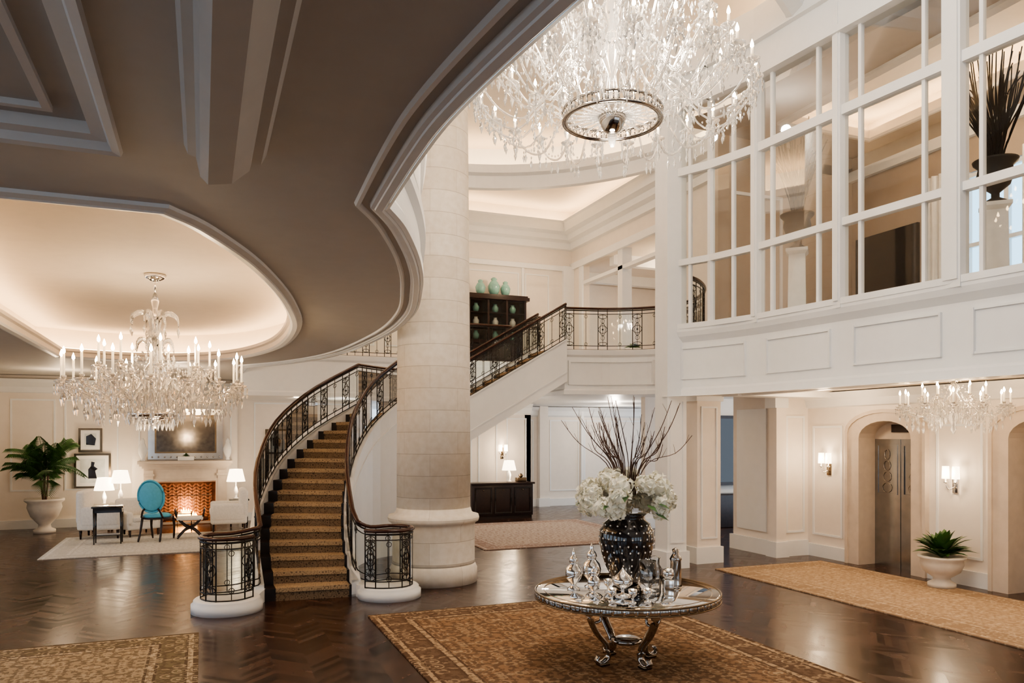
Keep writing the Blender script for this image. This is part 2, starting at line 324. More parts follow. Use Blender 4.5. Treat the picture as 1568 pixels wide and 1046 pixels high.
for p in (bal[1],bal[12]): b.box(p[0]-.05,p[0]+.0,p[1]-.045,p[1]+.045,3.55,4.12,WHITE)
b.make('floor_balcony',R)
b=B(); b.box(-2,10.9,21.6,21.8,4.38,9.3,WALL)
for x0,x1 in ((3,4.5),(4.8,6.2),(6.4,8.9),(9.1,9.9)): b.frame(x0,x1,4.9,7.3,WHITE,21.6); 
b.box(8.98,9.06,21.54,21.6,4.38,7.6,WHITE); b.box(10.35,10.7,21.45,21.6,4.38,7.6,WHITE)
b.box(-2,10.7,21.5,21.6,7.45,7.6,WHITE); b.box(-2,10.7,21.55,21.6,4.38,4.6,WHITE)
b.make('wall_back_upper',R)
b=B(); b.box(10.7,11,21.0,21.6,4.38,9.3,WALL); b.box(10.7,11,12,21,7.55,9.3,WALL); b.box(10.7,11,12,16.2,4.38,7.55,WALL)
b.box(10.62,10.7,16.1,21.6,7.5,7.7,WHITE); b.box(10.66,10.72,20.85,21.05,4.38,7.5,WHITE); b.box(10.66,10.72,16.1,16.3,4.38,7.5,WHITE)
b.box(10.7,11,18.5,18.75,4.38,7.55,WHITE); b.box(10.7,10.9,16.2,21,6.95,7.05,WHITE)
b.box(14.5,14.7,12,23.8,4.38,7.6,TAN); b.box(10.9,14.6,22.6,22.8,4.38,7.6,WALL); b.box(10.9,14.6,12,22.8,7.6,7.8,CEIL)
for t in (14.5,17,19.5,22): b.box(11,14.6,t,t+.25,7.3,7.6,WHITE)
b.make('wall_right_upper',R)
b=B(); b.box(-1.2,-1,6,21.8,5.0,9.3,WALL); b.make('wall_left_upper',R)
crown=[(0,8.1),(-.12,8.12),(-.15,8.3),(-.3,8.36),(-.34,8.5),(-.5,8.56),(-.55,8.8),(-.6,8.85),(-.5,8.88),(-.1,8.7),(0,8.7)]
cpath=[(-1,21.6),(10.7,21.6),(10.7,12)]
b=B(); b.sweep(cpath,crown,WHITE); b.make('trim_crown_atrium',R)
b=B(); b.sweep(cpath,[(-.36,8.80),(-.36,8.85),(-.28,8.85),(-.28,8.80)],COVE); b.make('cove_light_strip',R)
cc=inv(-.3,14.6)
circ=[(cc[0]+5.35*math.cos(-2*math.pi*i/72),cc[1]+5.35*math.sin(-2*math.pi*i/72)) for i in range(72)]
b=B(); b.poly([[(-5,-5.5),(13,-5.5),(13,22),(-5,22)],circ],9.3,CEIL); b.poly([off(circ,.6)],10.0,CEIL)
b.sweep(circ,[(.35,9.3),(.32,8.95),(.25,8.9),(.22,8.8),(.05,8.72),(-.05,8.75),(-.08,9.05),(-.2,9.1),(-.22,9.3),(.5,9.34),(.6,9.4),(.6,10)],WHITE,closed=True)
b.make('ceiling',R)
b=B(); b.sweep(circ,[(.1,9.36),(.1,9.4),(.2,9.4),(.2,9.36)],COVE,closed=True); b.make('cove_light_strip',R)
# ------------------------------------------------ right side: window wall
wp=cat([(9.05,2.0),(8.98,3.5),(8.92,5.2),(8.75,6.88),(8.58,8.58),(8.42,10.18),(8.18,11.1),(7.80,11.85)],8)
b=B(); prof=[(.25,3.05),(.03,3.05),(0,3.08),(0,3.18),(-.03,3.22),(-.03,4.02),(.0,4.06),(.05,4.12),(.08,4.2),(.08,4.28),(-.25,4.28),(-.25,4.1)]
b.sweep(wp,prof,WHITE)
piers=[(8.98,3.5),(8.92,5.2),(8.75,6.88),(8.58,8.58),(8.42,10.18),(7.84,11.83)]
def sub(path,t0,t1): return [p for p in path if t0<=p[1]<=t1]
for i in range(5):
    t0=piers[i][1]+.16; t1=piers[i+1][1]-.16; q=sub(wp,t0,t1)
    for z in (3.36,3.9): b.sweep(q,[(-.03,z),(-.005,z),(-.005,z+.03),(-.03,z+.03)],WHITE)
    for p in (q[0],q[-1]): b.box(p[0]-.005,p[0]+.05,p[1]-.015,p[1]+.015,3.36,3.93,WHITE)
b.make('wall_right_fascia',R)
b=B()
def seg(b,p,q,z0,z1,th,mt,e0=0,e1=1):
    a=Vector((p[0]+(q[0]-p[0])*e0,p[1]+(q[1]-p[1])*e0)); c=Vector((p[0]+(q[0]-p[0])*e1,p[1]+(q[1]-p[1])*e1)); d=(c-a).normalized(); n=Vector((-d.y,d.x))*th/2
    b.prism([tuple(a+n),tuple(c+n),tuple(c-n),tuple(a-n)],z0,z1,mt)
chords=[(piers[i],piers[i+1],[0,.24,.80,1]) for i in range(4)]+[(piers[4],(8.18,11.1),[0,.5,1]),((8.18,11.1),piers[5],[0,.5,1])]
for p,q,fr in chords:
    L=math.dist(p,q)
    for z0,z1,th in ((4.25,4.34,.18),(5.38,5.49,.12),(6.97,7.11,.14),(8.25,9.3,.2)): seg(b,p,q,z0,z1,th,WHITE)
    seg(b,p,q,8.15,8.25,.3,WHITE); seg(b,p,q,8.7,8.85,.4,WHITE)
    for e in fr[1:-1]: seg(b,p,q,4.3,8.3,.07,WHITE,e-.024/L,e+.024/L)
for i,p in enumerate(piers[:5]):
    hw=.13 if i in(2,) else .075
    b.box(p[0]-.09,p[0]+.07,p[1]-hw,p[1]+hw,4.2,9.3,WHITE)
    b.box(p[0]-.11,p[0]-.09,p[1]-hw+.03,p[1]+hw-.03,4.3,8.6,WHITE)
p=(8.18,11.1); b.box(p[0]-.05,p[0]+.05,p[1]-.04,p[1]+.04,4.2,9.3,WHITE)
wf=b.make('window_1',R)
b=B()
for p,q,fr in chords:
    b.add([(p[0],p[1],4.3),(q[0],q[1],4.3),(q[0],q[1],8.25),(p[0],p[1],8.25)],[(0,1,2,3)],GLASS)
o=b.make('pane'); o.parent=wf
b=B(); x,y=7.84,11.83
b.box(x-.2,x+.2,y-.2,y+.2,0,9.3,WHITE); b.box(x-.24,x+.24,y-.24,y+.24,0,.3,WHITE)
b.frame(x-.15,x+.15,.45,3.0,WHITE,y-.2,.03,.015)
b.make('square_column',R)
fl=[(p[0]+.1,p[1]) for p in wp[::4]]
b=B(); b.prism(fl+[(12.6,12.0),(12.6,2)],3.22,4.1,CEIL); b.make('floor_gallery',R)
b=B(); b.box(12.3,12.5,2,8.0,4.1,8.4,TAN); b.box(12.3,12.5,10.2,12.2,4.1,8.4,TAN); b.box(12.3,12.5,8,10.2,6.9,8.4,TAN); b.box(12.3,12.5,8,10.2,4.1,4.5,TAN)
b.box(9,12.5,12.0,12.15,4.1,8.4,TAN); 
for t0,t1 in ((3,4.4),(5,7)):
    b.box(12.26,12.3,t0,t1,4.6,4.66,WHITE); b.box(12.26,12.3,t0,t1,7.0,7.06,WHITE); b.box(12.26,12.3,t0,t0+.06,4.6,7.06,WHITE); b.box(12.26,12.3,t1-.06,t1,4.6,7.06,WHITE)
b.box(12.24,12.3,10.4,11.85,4.3,6.3,SMOKE); b.frame(9.3,10.5,4.3,7.0,WHITE,12.0,.06,.03)
b.box(12.2,12.3,2,12,7.5,7.7,WHITE)
for t in (8,8.7,9.4,10.1): b.box(12.28,12.36,t,t+.08,4.5,6.9,WHITE)
for z in (4.5,5.6,6.8): b.box(12.28,12.36,8,10.2,z,z+.07,WHITE)
b.make('wall_gallery',R)
b=B(); hole=[(9.7,3),(11.7,3),(11.7,11),(9.7,11)]
b.poly([[(p[0]+.05,p[1]) for p in wp[::4]]+[(12.5,12.1),(12.5,2)],hole],8.0,TAN)
b.sweep(hole[::-1],[(-.06,8.0),(-.06,7.95),(-.02,7.92),(.1,7.95),(.1,8.0),(-.06,8.0),(-.06,8.1),(.3,8.1),(.3,8.4)],CEIL,closed=True); b.poly([off(hole[::-1],.3)],8.4,CEIL); b.make('ceiling_gallery',R)
b=B(); b.sweep(hole[::-1],[(.05,8.12),(.05,8.15),(.12,8.15),(.12,8.12)],COVE,closed=True); b.make('cove_light_strip',R)
b=B()
for t in (8.1,9.9):
    pts=[(12.15+.04*math.sin(i*1.3),t-.3+i*.03) for i in range(20)]; b.sweep(pts,[(0,4.15),(0,7.0)],PORC,smooth=True)
b.make('sheer_curtain',R)
b=B(); b.box(12.52,12.55,7.9,10.3,4.4,7,emit('daylight_sky',(.45,.75,1),3)); b.make('window_backdrop_sky',R)
b=B(); b.poly([[(p[0]+.2,p[1]) for p in wp[::4]]+[(8.3,12.1),(12.6,12.1),(12.6,2)]],3.2,CEIL)
b.box(8.9,11.1,11.3,11.75,3.08,3.2,WHITE); b.box(9.0,9.2,2,11.3,3.08,3.2,WHITE); b.make('ceiling_elevator_lobby',R)
Me=PS(11.2,12.05,0,-math.pi/2)
def arch(xc,hw,zs,rise,n=12): return [(xc-hw,0)]+[(xc-hw*math.cos(math.pi*i/n),zs+rise*math.sin(math.pi*i/n)) for i in range(n+1)]+[(xc+hw,0)]
b=B(); out=[(0,0)]+arch(1.9,.84,2.42,.38)+arch(4.72,.84,2.42,.38)+arch(7.54,.84,2.42,.38)+[(10,0),(10,3.22),(0,3.22)]
b.slabxz(out,0,.15,WALL)
for x0,x1 in ((.0,1.04),(2.76,3.86),(5.58,6.68)):
    b.box(x0,x1,-.05,0,0,.24,WHITE); b.frame(x0+.14,x1-.14,.42,2.55,WHITE)
b.sweep([(0,0),(10,0)],[(0,2.9),(-.05,2.92),(-.08,3.05),(-.2,3.18)],WHITE)
b.make('wall_elevator',Me)
def elevator(xc,k):
    b=B(); o=arch(xc,.835,2.42,.38); i_=arch(xc,.56,2.32,.30)
    b.slabxz(o+i_[::-1],-.07,.35,BEIGE); b.slabxz(arch(xc,.86,2.44,.39)+arch(xc,.80,2.40,.37)[::-1],-.10,0,BEIGE)
    b.box(xc-.58,xc+.58,.33,.38,2.3,2.72,BEIGE); b.box(xc-.17,xc+.17,.30,.34,2.42,2.56,DARKW)
    b.box(xc-.56,xc,.33,.37,0,2.3,BRONZE); b.box(xc+.004,xc+.56,.34,.37,0,2.3,BRONZE)
    for x0,x1 in ((xc-.50,xc-.06),(xc+.06,xc+.50)):
        b.frame(x0,x1,1.3,2.2,BRONZE,.33,.02,.012)
        for k2 in range(4): b.tube([(x0+.22+.1*math.cos(a*math.pi/8)*(1-.15*k2),.32,1.42+.2*k2+.09*math.sin(a*math.pi/8)) for a in range(16)],.005,CHROME,4,closed=True)
    return b.make('door_%d'%k,Me)
for k,xc in enumerate((1.9,4.72,7.54)): elevator(xc,k+1)
b=B(); b.box(10.4,12.6,12.05,13.35,0,3.34,WALL); b.box(10.34,10.4,12.17,13.4,0,.3,WHITE); b.box(10.57,11.15,11.98,12.05,0,.3,WHITE); b.box(10.32,10.56,11.94,12.16,.28,3.2,WALL); b.box(10.28,10.60,11.90,12.20,0,.30,WHITE)
b.frame(10.64,11.1,.45,2.75,WHITE,12.05); b.box(10.37,10.4,12.3,13.2,.45,2.9,WHITE); b.box(10.26,10.58,11.9,12.2,2.9,3.19,WHITE)
b.make('wall_corridor_end',R)
b=B(); b.box(8.46,8.98,11.9,12.4,0,3.34,WALL); b.box(8.42,9.02,11.86,12.44,0,.3,WHITE); b.frame(8.54,8.9,.45,2.9,WHITE,11.9,.03); b.box(8.42,9.02,11.86,12.44,3.0,3.34,WHITE)
b.make('pilaster_column',R)
b=B(); b.box(10.5,16.5,17,17.2,0,3.35,WALL); b.box(10.5,16.5,16.94,17,0,.25,WHITE); b.make('wall_corridor_back',R)
b=B(); b.box(12.45,13.95,16.9,16.99,1.1,2.85,BLACK); b.frame(12.4,14,1.05,2.9,DARKW,16.9,.08,.03); b.make('framed_picture',R)
b=B(); b.rbox(12.2,14.2,16.3,16.85,.0,.85,.02,DARKW); b.make('console_cabinet',R)
# ------------------------------------------------ limestone column
b=B(); pr=[(.71,0),(.71,.22),(.69,.26),(.675,.30)]; b.lathe(pr,COLS,n=64)
b.lathe([(.675,.30),(.67,.36),(.67,.92),(.69,.96),(.73,.98),(.745,1.03),(.73,1.08),(.66,1.09),(.62,1.13),(.60,1.2)],COLS,n=64); b.lathe([(.60,1.2),(.59,4),(.565,7),(.54,9.28)],COLS,n=64); b.make('limestone_column',P(-1.28,12.6))
# ------------------------------------------------ staircase
OW=cat([(-3.52,10.95),(-3.98,12.1),(-4.2,13.2),(-4.2,14.3),(-3.85,15.4),(-3.2,16.2)],16)
IW=cat([(-2.35,11.3),(-2.68,12.3),(-2.85,13.2),(-2.88,14.0),(-2.72,14.8),(-2.3,15.4)],16)
def resamp(p,n):
    d=[0]
    for a,c in zip(p[:-1],p[1:]): d.append(d[-1]+math.dist(a,c))
    o=[]
    for i in range(n+1):
        t=d[-1]*i/n; k=0
        while k<len(d)-2 and d[k+1]<t: k+=1
        f=(t-d[k])/max(1e-9,d[k+1]-d[k]); o.append(tuple(p[k][a]+(p[k+1][a]-p[k][a])*min(1,f) for a in range(len(p[0]))))
    return o
O1=resamp(OW,16); I1=resamp(IW,16)
O2=resamp([(-1.85,18.4),(.68,19.4)],9); I2=resamp([(-1.27,17.0),(1.24,18.0)],9)
OL=cat([O1[-1],(-2.75,17.2),(-1.85,18.4)],6); IL=cat([I1[-1],(-1.9,16.15),(-1.27,17.0)],6)
H=4.375/25
b=B()
def lerp(a,c,f): return (a[0]+(c[0]-a[0])*f,a[1]+(c[1]-a[1])*f)
def step(I0,O0,I_,O_,z):
    b.prism([I0,O0,O_,I_],z-.02,z+H,STEPW)
    fi,f=.03,.13
    i0,o0,i1,o1=lerp(I0,O0,fi),lerp(O0,I0,f),lerp(I_,O_,fi),lerp(O_,I_,f)
    d=Vector((o0[0]-i0[0],o0[1]-i0[1])).normalized(); n=Vector((d.y,-d.x)); mid=Vector(i1)-Vector(i0)
    if n.dot(mid)>0: n=-n
    j=lambda p,e:(p[0]+n.x*e,p[1]+n.y*e)
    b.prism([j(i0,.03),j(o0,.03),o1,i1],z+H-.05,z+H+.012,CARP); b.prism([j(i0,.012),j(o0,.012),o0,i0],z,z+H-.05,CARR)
for k in range(16): step(I1[k],O1[k],I1[k+1],O1[k+1],k*H)
b.prism([I1[-1]]+IL[1:]+OL[::-1],16*H-.15,16*H+.01,CARP)
for k in range(9): step(I2[k],O2[k],I2[k+1],O2[k+1],(16+k)*H)
def ribbon(path,zt,zb,th,sgn,mt=WHITE):
    n=len(path); vs=[]; 
    for i,p in enumerate(path):
        a=path[max(0,i-1)]; c=path[min(n-1,i+1)]; d=Vector((c[0]-a[0],c[1]-a[1])).normalized(); m=Vector((-d.y,d.x))*th*sgn
        vs+= [(p[0],p[1],zb[i]),(p[0]+m.x,p[1]+m.y,zb[i]),(p[0]+m.x,p[1]+m.y,zt[i]),(p[0],p[1],zt[i])]
    fs=[]
    for i in range(n-1):
        for j in range(4): fs.append((4*i+j,4*i+(j+1)%4,4*i+4+(j+1)%4,4*i+4+j))
    fs+=[(0,1,2,3),(4*n-4,4*n-3,4*n-2,4*n-1)]; b.add(vs,fs,mt)
def band(path,z,th,sgn): ribbon(path,[q+.03 for q in z],z,th,sgn)
for E1,EL,E2,sg in ((O1,OL,O2,1),(I1,IL,I2,-1)):
    z1=[k*H for k in range(17)]; ribbon(E1,[z+.24 for z in z1],[0]*17,.1,sg); band(E1,[z+.21 for z in z1],.13,sg); band(E1,[max(0,z-.15) for z in z1],.12,sg)
    zl=[16*H]*len(EL); ribbon(EL,[z+.24 for z in zl],[z-.6 for z in zl],.1,sg)
    z2=[(16+k)*H for k in range(10)]; ribbon(E2,[z+.24 for z in z2],[z-.75 for z in z2],.1,sg); band(E2,[z+.21 for z in z2],.13,sg); band(E2,[z-.55 for z in z2],.12,sg)
b.prism([I1[-1]]+IL[1:]+OL[::-1],16*H-.6,16*H-.5,WHITE)
for k in range(9):
    z=(16+k)*H-.72; b.add([(I2[k][0],I2[k][1],z),(O2[k][0],O2[k][1],z),(O2[k+1][0],O2[k+1][1],z+H),(I2[k+1][0],I2[k+1][1],z+H)],[(0,1,2,3)],WHITE)
b.add([(I1[-1][0],I1[-1][1],0),(O1[-1][0],O1[-1][1],0),(O1[-1][0],O1[-1][1],2.3),(I1[-1][0],I1[-1][1],2.3)],[(0,1,2,3)],WHITE)
for cx,cy in ((-3.85,10.42),(-1.80,11.32)):
    b.lathe([(.46,0),(.46,.11),(.43,.13),(.43,.16),(.41,.18)],WHITE,(cx,cy,0),40)
b.prism([(-3.95,10.5),(-3.47,10.5),(-3.52,11.0),(-3.70,11.1)],0,.178,WHITE); b.prism([(-2.25,11.25),(-1.9,11.0),(-1.9,11.75),(-2.45,11.6)],0,.178,WHITE)
stairs=b.make('curved_staircase')
def railing(b,pts,h=.82,per=.56,ow=.17,glass=True):
    pts=[Vector(p) for p in pts]; d=[0]
    for a,c in zip(pts[:-1],pts[1:]): d.append(d[-1]+(c.xy-a.xy).length)
    def at(l,z):
        l=max(0,min(d[-1],l)); k=0
        while k<len(d)-2 and d[k+1]<l: k+=1
        f=(l-d[k])/max(1e-9,d[k+1]-d[k]); p=pts[k].lerp(pts[k+1],min(1,f)); return Vector((p.x,p.y,p.z+z))
    m=max(8,int(d[-1]/.07)); ls=[d[-1]*i/m for i in range(m+1)]
    b.tube([at(l,h) for l in ls],.036,RAILW,8,flat=.8); b.tube([at(l,h-.05) for l in ls],.018,IRON,4)
    for z in (h-.14,.09,.0): b.tube([at(l,z+.01) for l in ls],.010,IRON,4)
    if glass:
        vs=[];
        for l in ls: vs+= [at(l,.10),at(l,h-.13)]
        b.add(vs,[(2*i,2*i+1,2*i+3,2*i+2) for i in range(m)],RGLASS)
    k=max(1,int(d[-1]/per)); 
    for i in range(k+1):
        l0=(d[-1]-ow)*i/k
        for u in (0,ow): b.tube([at(l0+u,0),at(l0+u,h-.03)],.011,IRON,4)
        c=l0+ow/2
        def ring(ru,rz,zc,r=.008,dx=0): b.tube([at(c+dx+ru*math.cos(a*math.pi/8),zc+rz*math.sin(a*math.pi/8)) for a in range(16)],r,IRON,4,closed=True)
        ring(ow*.45,.045,h-.19); ring(ow*.28,.15,h*.5); ring(ow*.45,.04,.15); ring(ow*.48,.09,h*.5); ring(ow*.2,.05,h*.5+.2,.006); ring(ow*.2,.05,h*.5-.2,.006)
        b.tube([at(c,.1),at(c,h-.13)],.007,IRON,4); b.ball(tuple(at(c,h*.5)),.024,IRON,6)
        if i<k:
            mid=l0+ow+((d[-1]-ow)/k-ow)/2; b.tube([at(mid,.02),at(mid,h-.05)],.007,IRON,4); ring(.035,.035,.14,.006,mid-c); ring(.035,.035,h-.19,.006,mid-c)
def zz(path,zs,e=.24): return [(p[0],p[1],z+e) for p,z in zip(path,zs)]
z1=[k*H for k in range(17)]; z2=[(16+k)*H for k in range(10)]
def shift(path,o):
    q=B(); q.sweep(path,[(o,0),(o,1)],WHITE); return [(v.x,v.y) for v in q.v[::2]]
O1s=shift(O1,.05);I1s=shift(I1,-.05);OLs=shift(OL,.05);ILs=shift(IL,-.05);O2s=shift(O2,.05);I2s=shift(I2,-.05)
b=B()
lo=cat([(-3.50,10.42,.18),(-3.62,10.16,.18),(-3.92,10.08,.18),(-4.17,10.3,.18),(-4.14,10.6,.18),(-3.88,10.76,.18)]+[(O1s[0][0],O1s[0][1],.24)],5)
railing(b,lo+zz(O1s,z1)[1:]+zz(OLs,[16*H]*99)[1:]+zz(O2s,z2)[1:]); b.make('outer_railing').parent=stairs
b=B()
ri=cat([(-2.1,11.02,.18),(-1.85,10.95,.18),(-1.56,11.05,.18),(-1.46,11.3,.18),(-1.56,11.56,.18),(-1.85,11.66,.18),(-2.12,11.5,.18)]+[(I1s[0][0]+.02,I1s[0][1]+.1,.26)],5)
railing(b,ri+zz(I1s,z1)[1:]+zz(ILs,[16*H]*99)[1:]+zz(I2s,z2)[1:]); b.make('inner_railing').parent=stairs
b=B()
q=[st(p[0],p[1]) for p in bal[:-4]]; railing(b,[(x,y+.08,4.38) for x,y in q],h=.98,per=.75,ow=.22); 
q=[st(7.94,17.85),st(7.94,19.42),]; railing(b,[(q[0][0],q[0][1],4.38),(q[1][0],q[1][1],4.38)],h=.98)
q=[st(7.86,19.6),st(1.0,19.6)]; railing(b,[(q[0][0],q[0][1],4.38),(q[1][0],q[1][1],4.38)],h=.98); b.make('balcony_railing')
# ------------------------------------------------ rugs
def rug(name,cs,ct,w,h,*pal,sc=5):
    m=rugmat('rug_pattern_'+name+str(int(cs*10)),w,h,*pal,sc=sc); b=B(); b.box(-w/2,w/2,-h/2,h/2,.001,.016,m); return b.make(name,PS(cs,ct))
s0,t0=inv(-1.88,10.05)
rug('oriental_rug',s0+1.92,t0-4.2,3.84,8.4,(.27,.165,.095),(.17,.11,.07),(.42,.30,.19),(.11,.067,.042),sc=4.5)
s0,t0=inv(-3.73,9.18)
rug('oriental_rug',s0-1.9,t0-2.3,3.8,4.6,(.38,.30,.20),(.20,.16,.10),(.48,.39,.27),(.13,.095,.062),sc=5)
s0,t0=inv(3.58,13.6)
rug('hall_runner_rug',s0+1.2,t0-4.4,2.4,8.8,(.44,.32,.215),(.32,.225,.15),(.52,.40,.28),(.30,.205,.135))
rug('hall_rug',7.6,17.2,4.4,4.6,(.48,.40,.33),(.32,.23,.19),(.54,.45,.38),(.26,.18,.145))
rug('lounge_rug',-.6,18.6,4.6,3.4,(.64,.61,.55),(.52,.50,.44),(.68,.65,.59),(.50,.47,.42))
# ------------------------------------------------ chandeliers
def chandelier(name,x,y,tiers,ztop,ring,stem,beads=5,cs=1.0,ar=.011,pl=0):
    b=B(); zr,rr,rh=ring
    b.lathe([(.012,0),(.012,ztop-stem[-1][1])],SILVER,(0,0,stem[-1][1]),8); b.lathe([(.13*cs,0),(.11*cs,-.05),(.03,-.09)],SILVER,(0,0,ztop),20)
    b.lathe(stem,CRYST,n=20)
    if rr:
        for z in (zr,zr+rh): b.tube([(rr*math.cos(a*math.pi/24),rr*math.sin(a*math.pi/24),z) for a in range(48)],.016,CHROME,6,closed=True)
        b.tube([((rr-.02)*math.cos(a*math.pi/24),(rr-.02)*math.sin(a*math.pi/24),zr+.0) for a in range(48)],.03,CHROME,4,closed=True,flat=.3)
        for a in range(60):
            q=a*math.pi/30; b.tube([(rr*math.cos(q),rr*math.sin(q),zr),(rr*math.cos(q),rr*math.sin(q),zr+rh)],.009,CHROME,4)
        for a in range(24):
            q=a*math.pi/12; b.tube([(rr*math.cos(q),rr*math.sin(q),zr+rh/2),(.14*math.cos(q),.14*math.sin(q),zr+rh/2)],.012,CRYST,5)
        b.lathe([(.02,-.14),(.09,-.10),(.14,0),(.14,.1),(.06,.16)],CHROME,(0,0,zr),16)
    for ti,(n,r0,z0,r1,z1,dip,ch) in enumerate(tiers):
        for i in range(n):
            a=2*math.pi*(i+.5*(ti%2))/n; ca,sa=math.cos(a),math.sin(a); dr=r1-r0
            p2=cat([(r0,z0),(r0+.22*dr,z0+.10*cs),(r0+.5*dr,z0-dip*.55),(r0+.78*dr,z1-dip),(r1,z1-.04*cs)],4)
            b.tube([(r*ca,r*sa,z) for r,z in p2],ar,CRYST,6)
            c=(r1*ca,r1*sa,z1)
            b.lathe([(.01,-.05*cs),(.02,-.03*cs),(.075*cs,0),(.085*cs,.015*cs),(.02,.01*cs),(.03*cs,.05*cs),(.022*cs,.06*cs)],CRYST,c,10)
            b.lathe([(.012*cs+.002,.05*cs),(.012*cs+.002,ch)],CANDLE,c,8); b.lathe([(.004,0),(.016*cs+.003,.02*cs),(.014*cs+.003,.045*cs),(.001,.09*cs)],BULB,(c[0],c[1],c[2]+ch),8)
            for k in range(7):
                q=k*math.pi/3.5; rad=.075*cs; b.octa((c[0]+rad*math.cos(q),c[1]+rad*math.sin(q),c[2]-.05*cs),.011*cs,.09*cs,CRYST); b.octa((c[0]+rad*math.cos(q),c[1]+rad*math.sin(q),c[2]-.12*cs),.013*cs,.06*cs,CRYST)
            b.octa((c[0],c[1],c[2]-.20*cs),.024*cs,.15*cs,CRYST)
            b.octa((c[0],c[1],c[2]-.10*cs),.012*cs,.05*cs,CRYST)
            for j in (3,6,9,11,13): 
                r,z=p2[j]; b.octa((r*ca,r*sa,z-.05*cs),.010*cs,.05*cs,CRYST); b.octa((r*ca,r*sa,z-.12*cs),.018*cs,.11*cs,CRYST)
                if pl: b.octa((r*ca,r*sa,z-.24*cs),.022*cs,.13*cs,CRYST)
            a2=2*math.pi*(i+1+.5*(ti%2))/n; d=(r1*math.cos(a2),r1*math.sin(a2),z1)
            for k in range(1,beads+1):
                f=k/(beads+1); b.octa((c[0]+(d[0]-c[0])*f,c[1]+(d[1]-c[1])*f,z1-.02-.16*cs*4*f*(1-f)),.011*cs+.002,.035*cs,CRYST)
            if pl:
                a3=(a+a2)/2
                for f,zz_ in ((.93,-.12),(.7,-.2),(.45,-.22)): b.octa((r1*f*math.cos(a3),r1*f*math.sin(a3),z1+zz_*cs),.024*cs,.17*cs,CRYST)
            tx,tz=r0*.6,z0+.55*cs; m=beads+6
            for k in range(1,m):
                f=k/m; r=r1+(tx-r1)*f; z=z1+(tz-z1)*f-.18*cs*4*f*(1-f); b.octa((r*ca,r*sa,z),.010*cs+.002,.035*cs,CRYST)
    return b,P(x,y,0)
b,M=chandelier('',1.04,8.0,[(24,.5,5.7,1.42,5.90,.28,.12),(18,.45,5.95,1.2,6.28,.2,.12),(16,.35,6.25,.95,6.62,.18,.12),(10,.2,6.6,.6,6.95,.15,.12)],9.29,(5.62,.51,.10),
   [(.02,5.35),(.05,5.45),(.03,5.55),(.10,5.75),(.06,5.95),(.04,6.1),(.12,6.3),(.07,6.5),(.04,6.6),(.11,6.8),(.05,7.0),(.09,7.3),(.04,7.5)],beads=8,cs=.95)
big=b.make('crystal_chandelier',M)
for a in range(4): light('chandelier_lamp','POINT',(.75*math.cos(a*1.57+.4),.75*math.sin(a*1.57+.4),6.45),95,SOFTW,.12,big)
light('chandelier_lamp','POINT',(0,0,5.2),70,SOFTW,.15,big)
b,M=chandelier('',-4.63,10.0,[(16,.14,2.86,1.06,3.02,.12,.32),(9,.12,3.0,.66,3.22,.12,.30)],4.44,(2.75,0,0),
   [(.01,2.45),(.05,2.5),(.03,2.56),(.10,2.66),(.14,2.76),(.10,2.86),(.05,2.95),(.10,3.08),(.14,3.2),(.07,3.3),(.05,3.5),(.07,3.62),(.10,3.7),(.04,3.76),(.03,4.0),(.05,4.1),(.02,4.2)],beads=8,cs=1.05,ar=.016,pl=1)
for k in range(8):
    a=k*math.pi/4; ca,sa=math.cos(a),math.sin(a)
    for k2,(h,o) in enumerate(((3.95,.30),(3.6,.24))):
        b.tube([(r*ca,r*sa,z) for r,z in cat([(.04,h-.35),(.07,h-.1),(.16,h),(o-.02,h-.05),(o,h-.16)],3)],[.012,.014,.017,.02,.022,.024,.026,.026,.022,.018,.014,.01,.006],CRYST,6)
        b.octa((o*ca,o*sa,h-.24),.02,.12,CRYST)
b.lathe([(.30,2.60),(.34,2.66),(.16,2.58),(.05,2.55)],SILVER,n=32)
for k in range(24):
    a=k*math.pi/12; b.octa((.34*math.cos(a),.34*math.sin(a),2.58),.02,.14,CRYST)
    b.octa((.22*math.cos(a),.22*math.sin(a),2.50),.02,.14,CRYST)
lc=b.make('crystal_chandelier',M)
light('chandelier_lamp','POINT',(.5,-.3,3.40),34,WARM,.1,lc); light('chandelier_lamp','POINT',(-.5,.4,3.40),34,WARM,.1,lc); light('chandelier_lamp','POINT',(0,.0,2.3),35,WARM,.1,lc)
ex,ey=st(9.6,7.58)
b,M=chandelier('',ex,ey,[(12,.1,2.68,.66,2.76,.10,.17),(6,.1,2.76,.38,2.88,.08,.15)],3.19,(2.6,0,0),
   [(.01,2.38),(.04,2.45),(.02,2.5),(.08,2.6),(.05,2.7),(.09,2.85),(.04,2.95),(.07,3.02),(.02,3.1)],beads=6,cs=.75,ar=.010,pl=1)
ec=b.make('crystal_chandelier',M)
light('chandelier_lamp','POINT',(.3,.2,2.98),26,WARM,.08,ec); light('chandelier_lamp','POINT',(-.3,-.2,2.3),35,WARM,.08,ec)
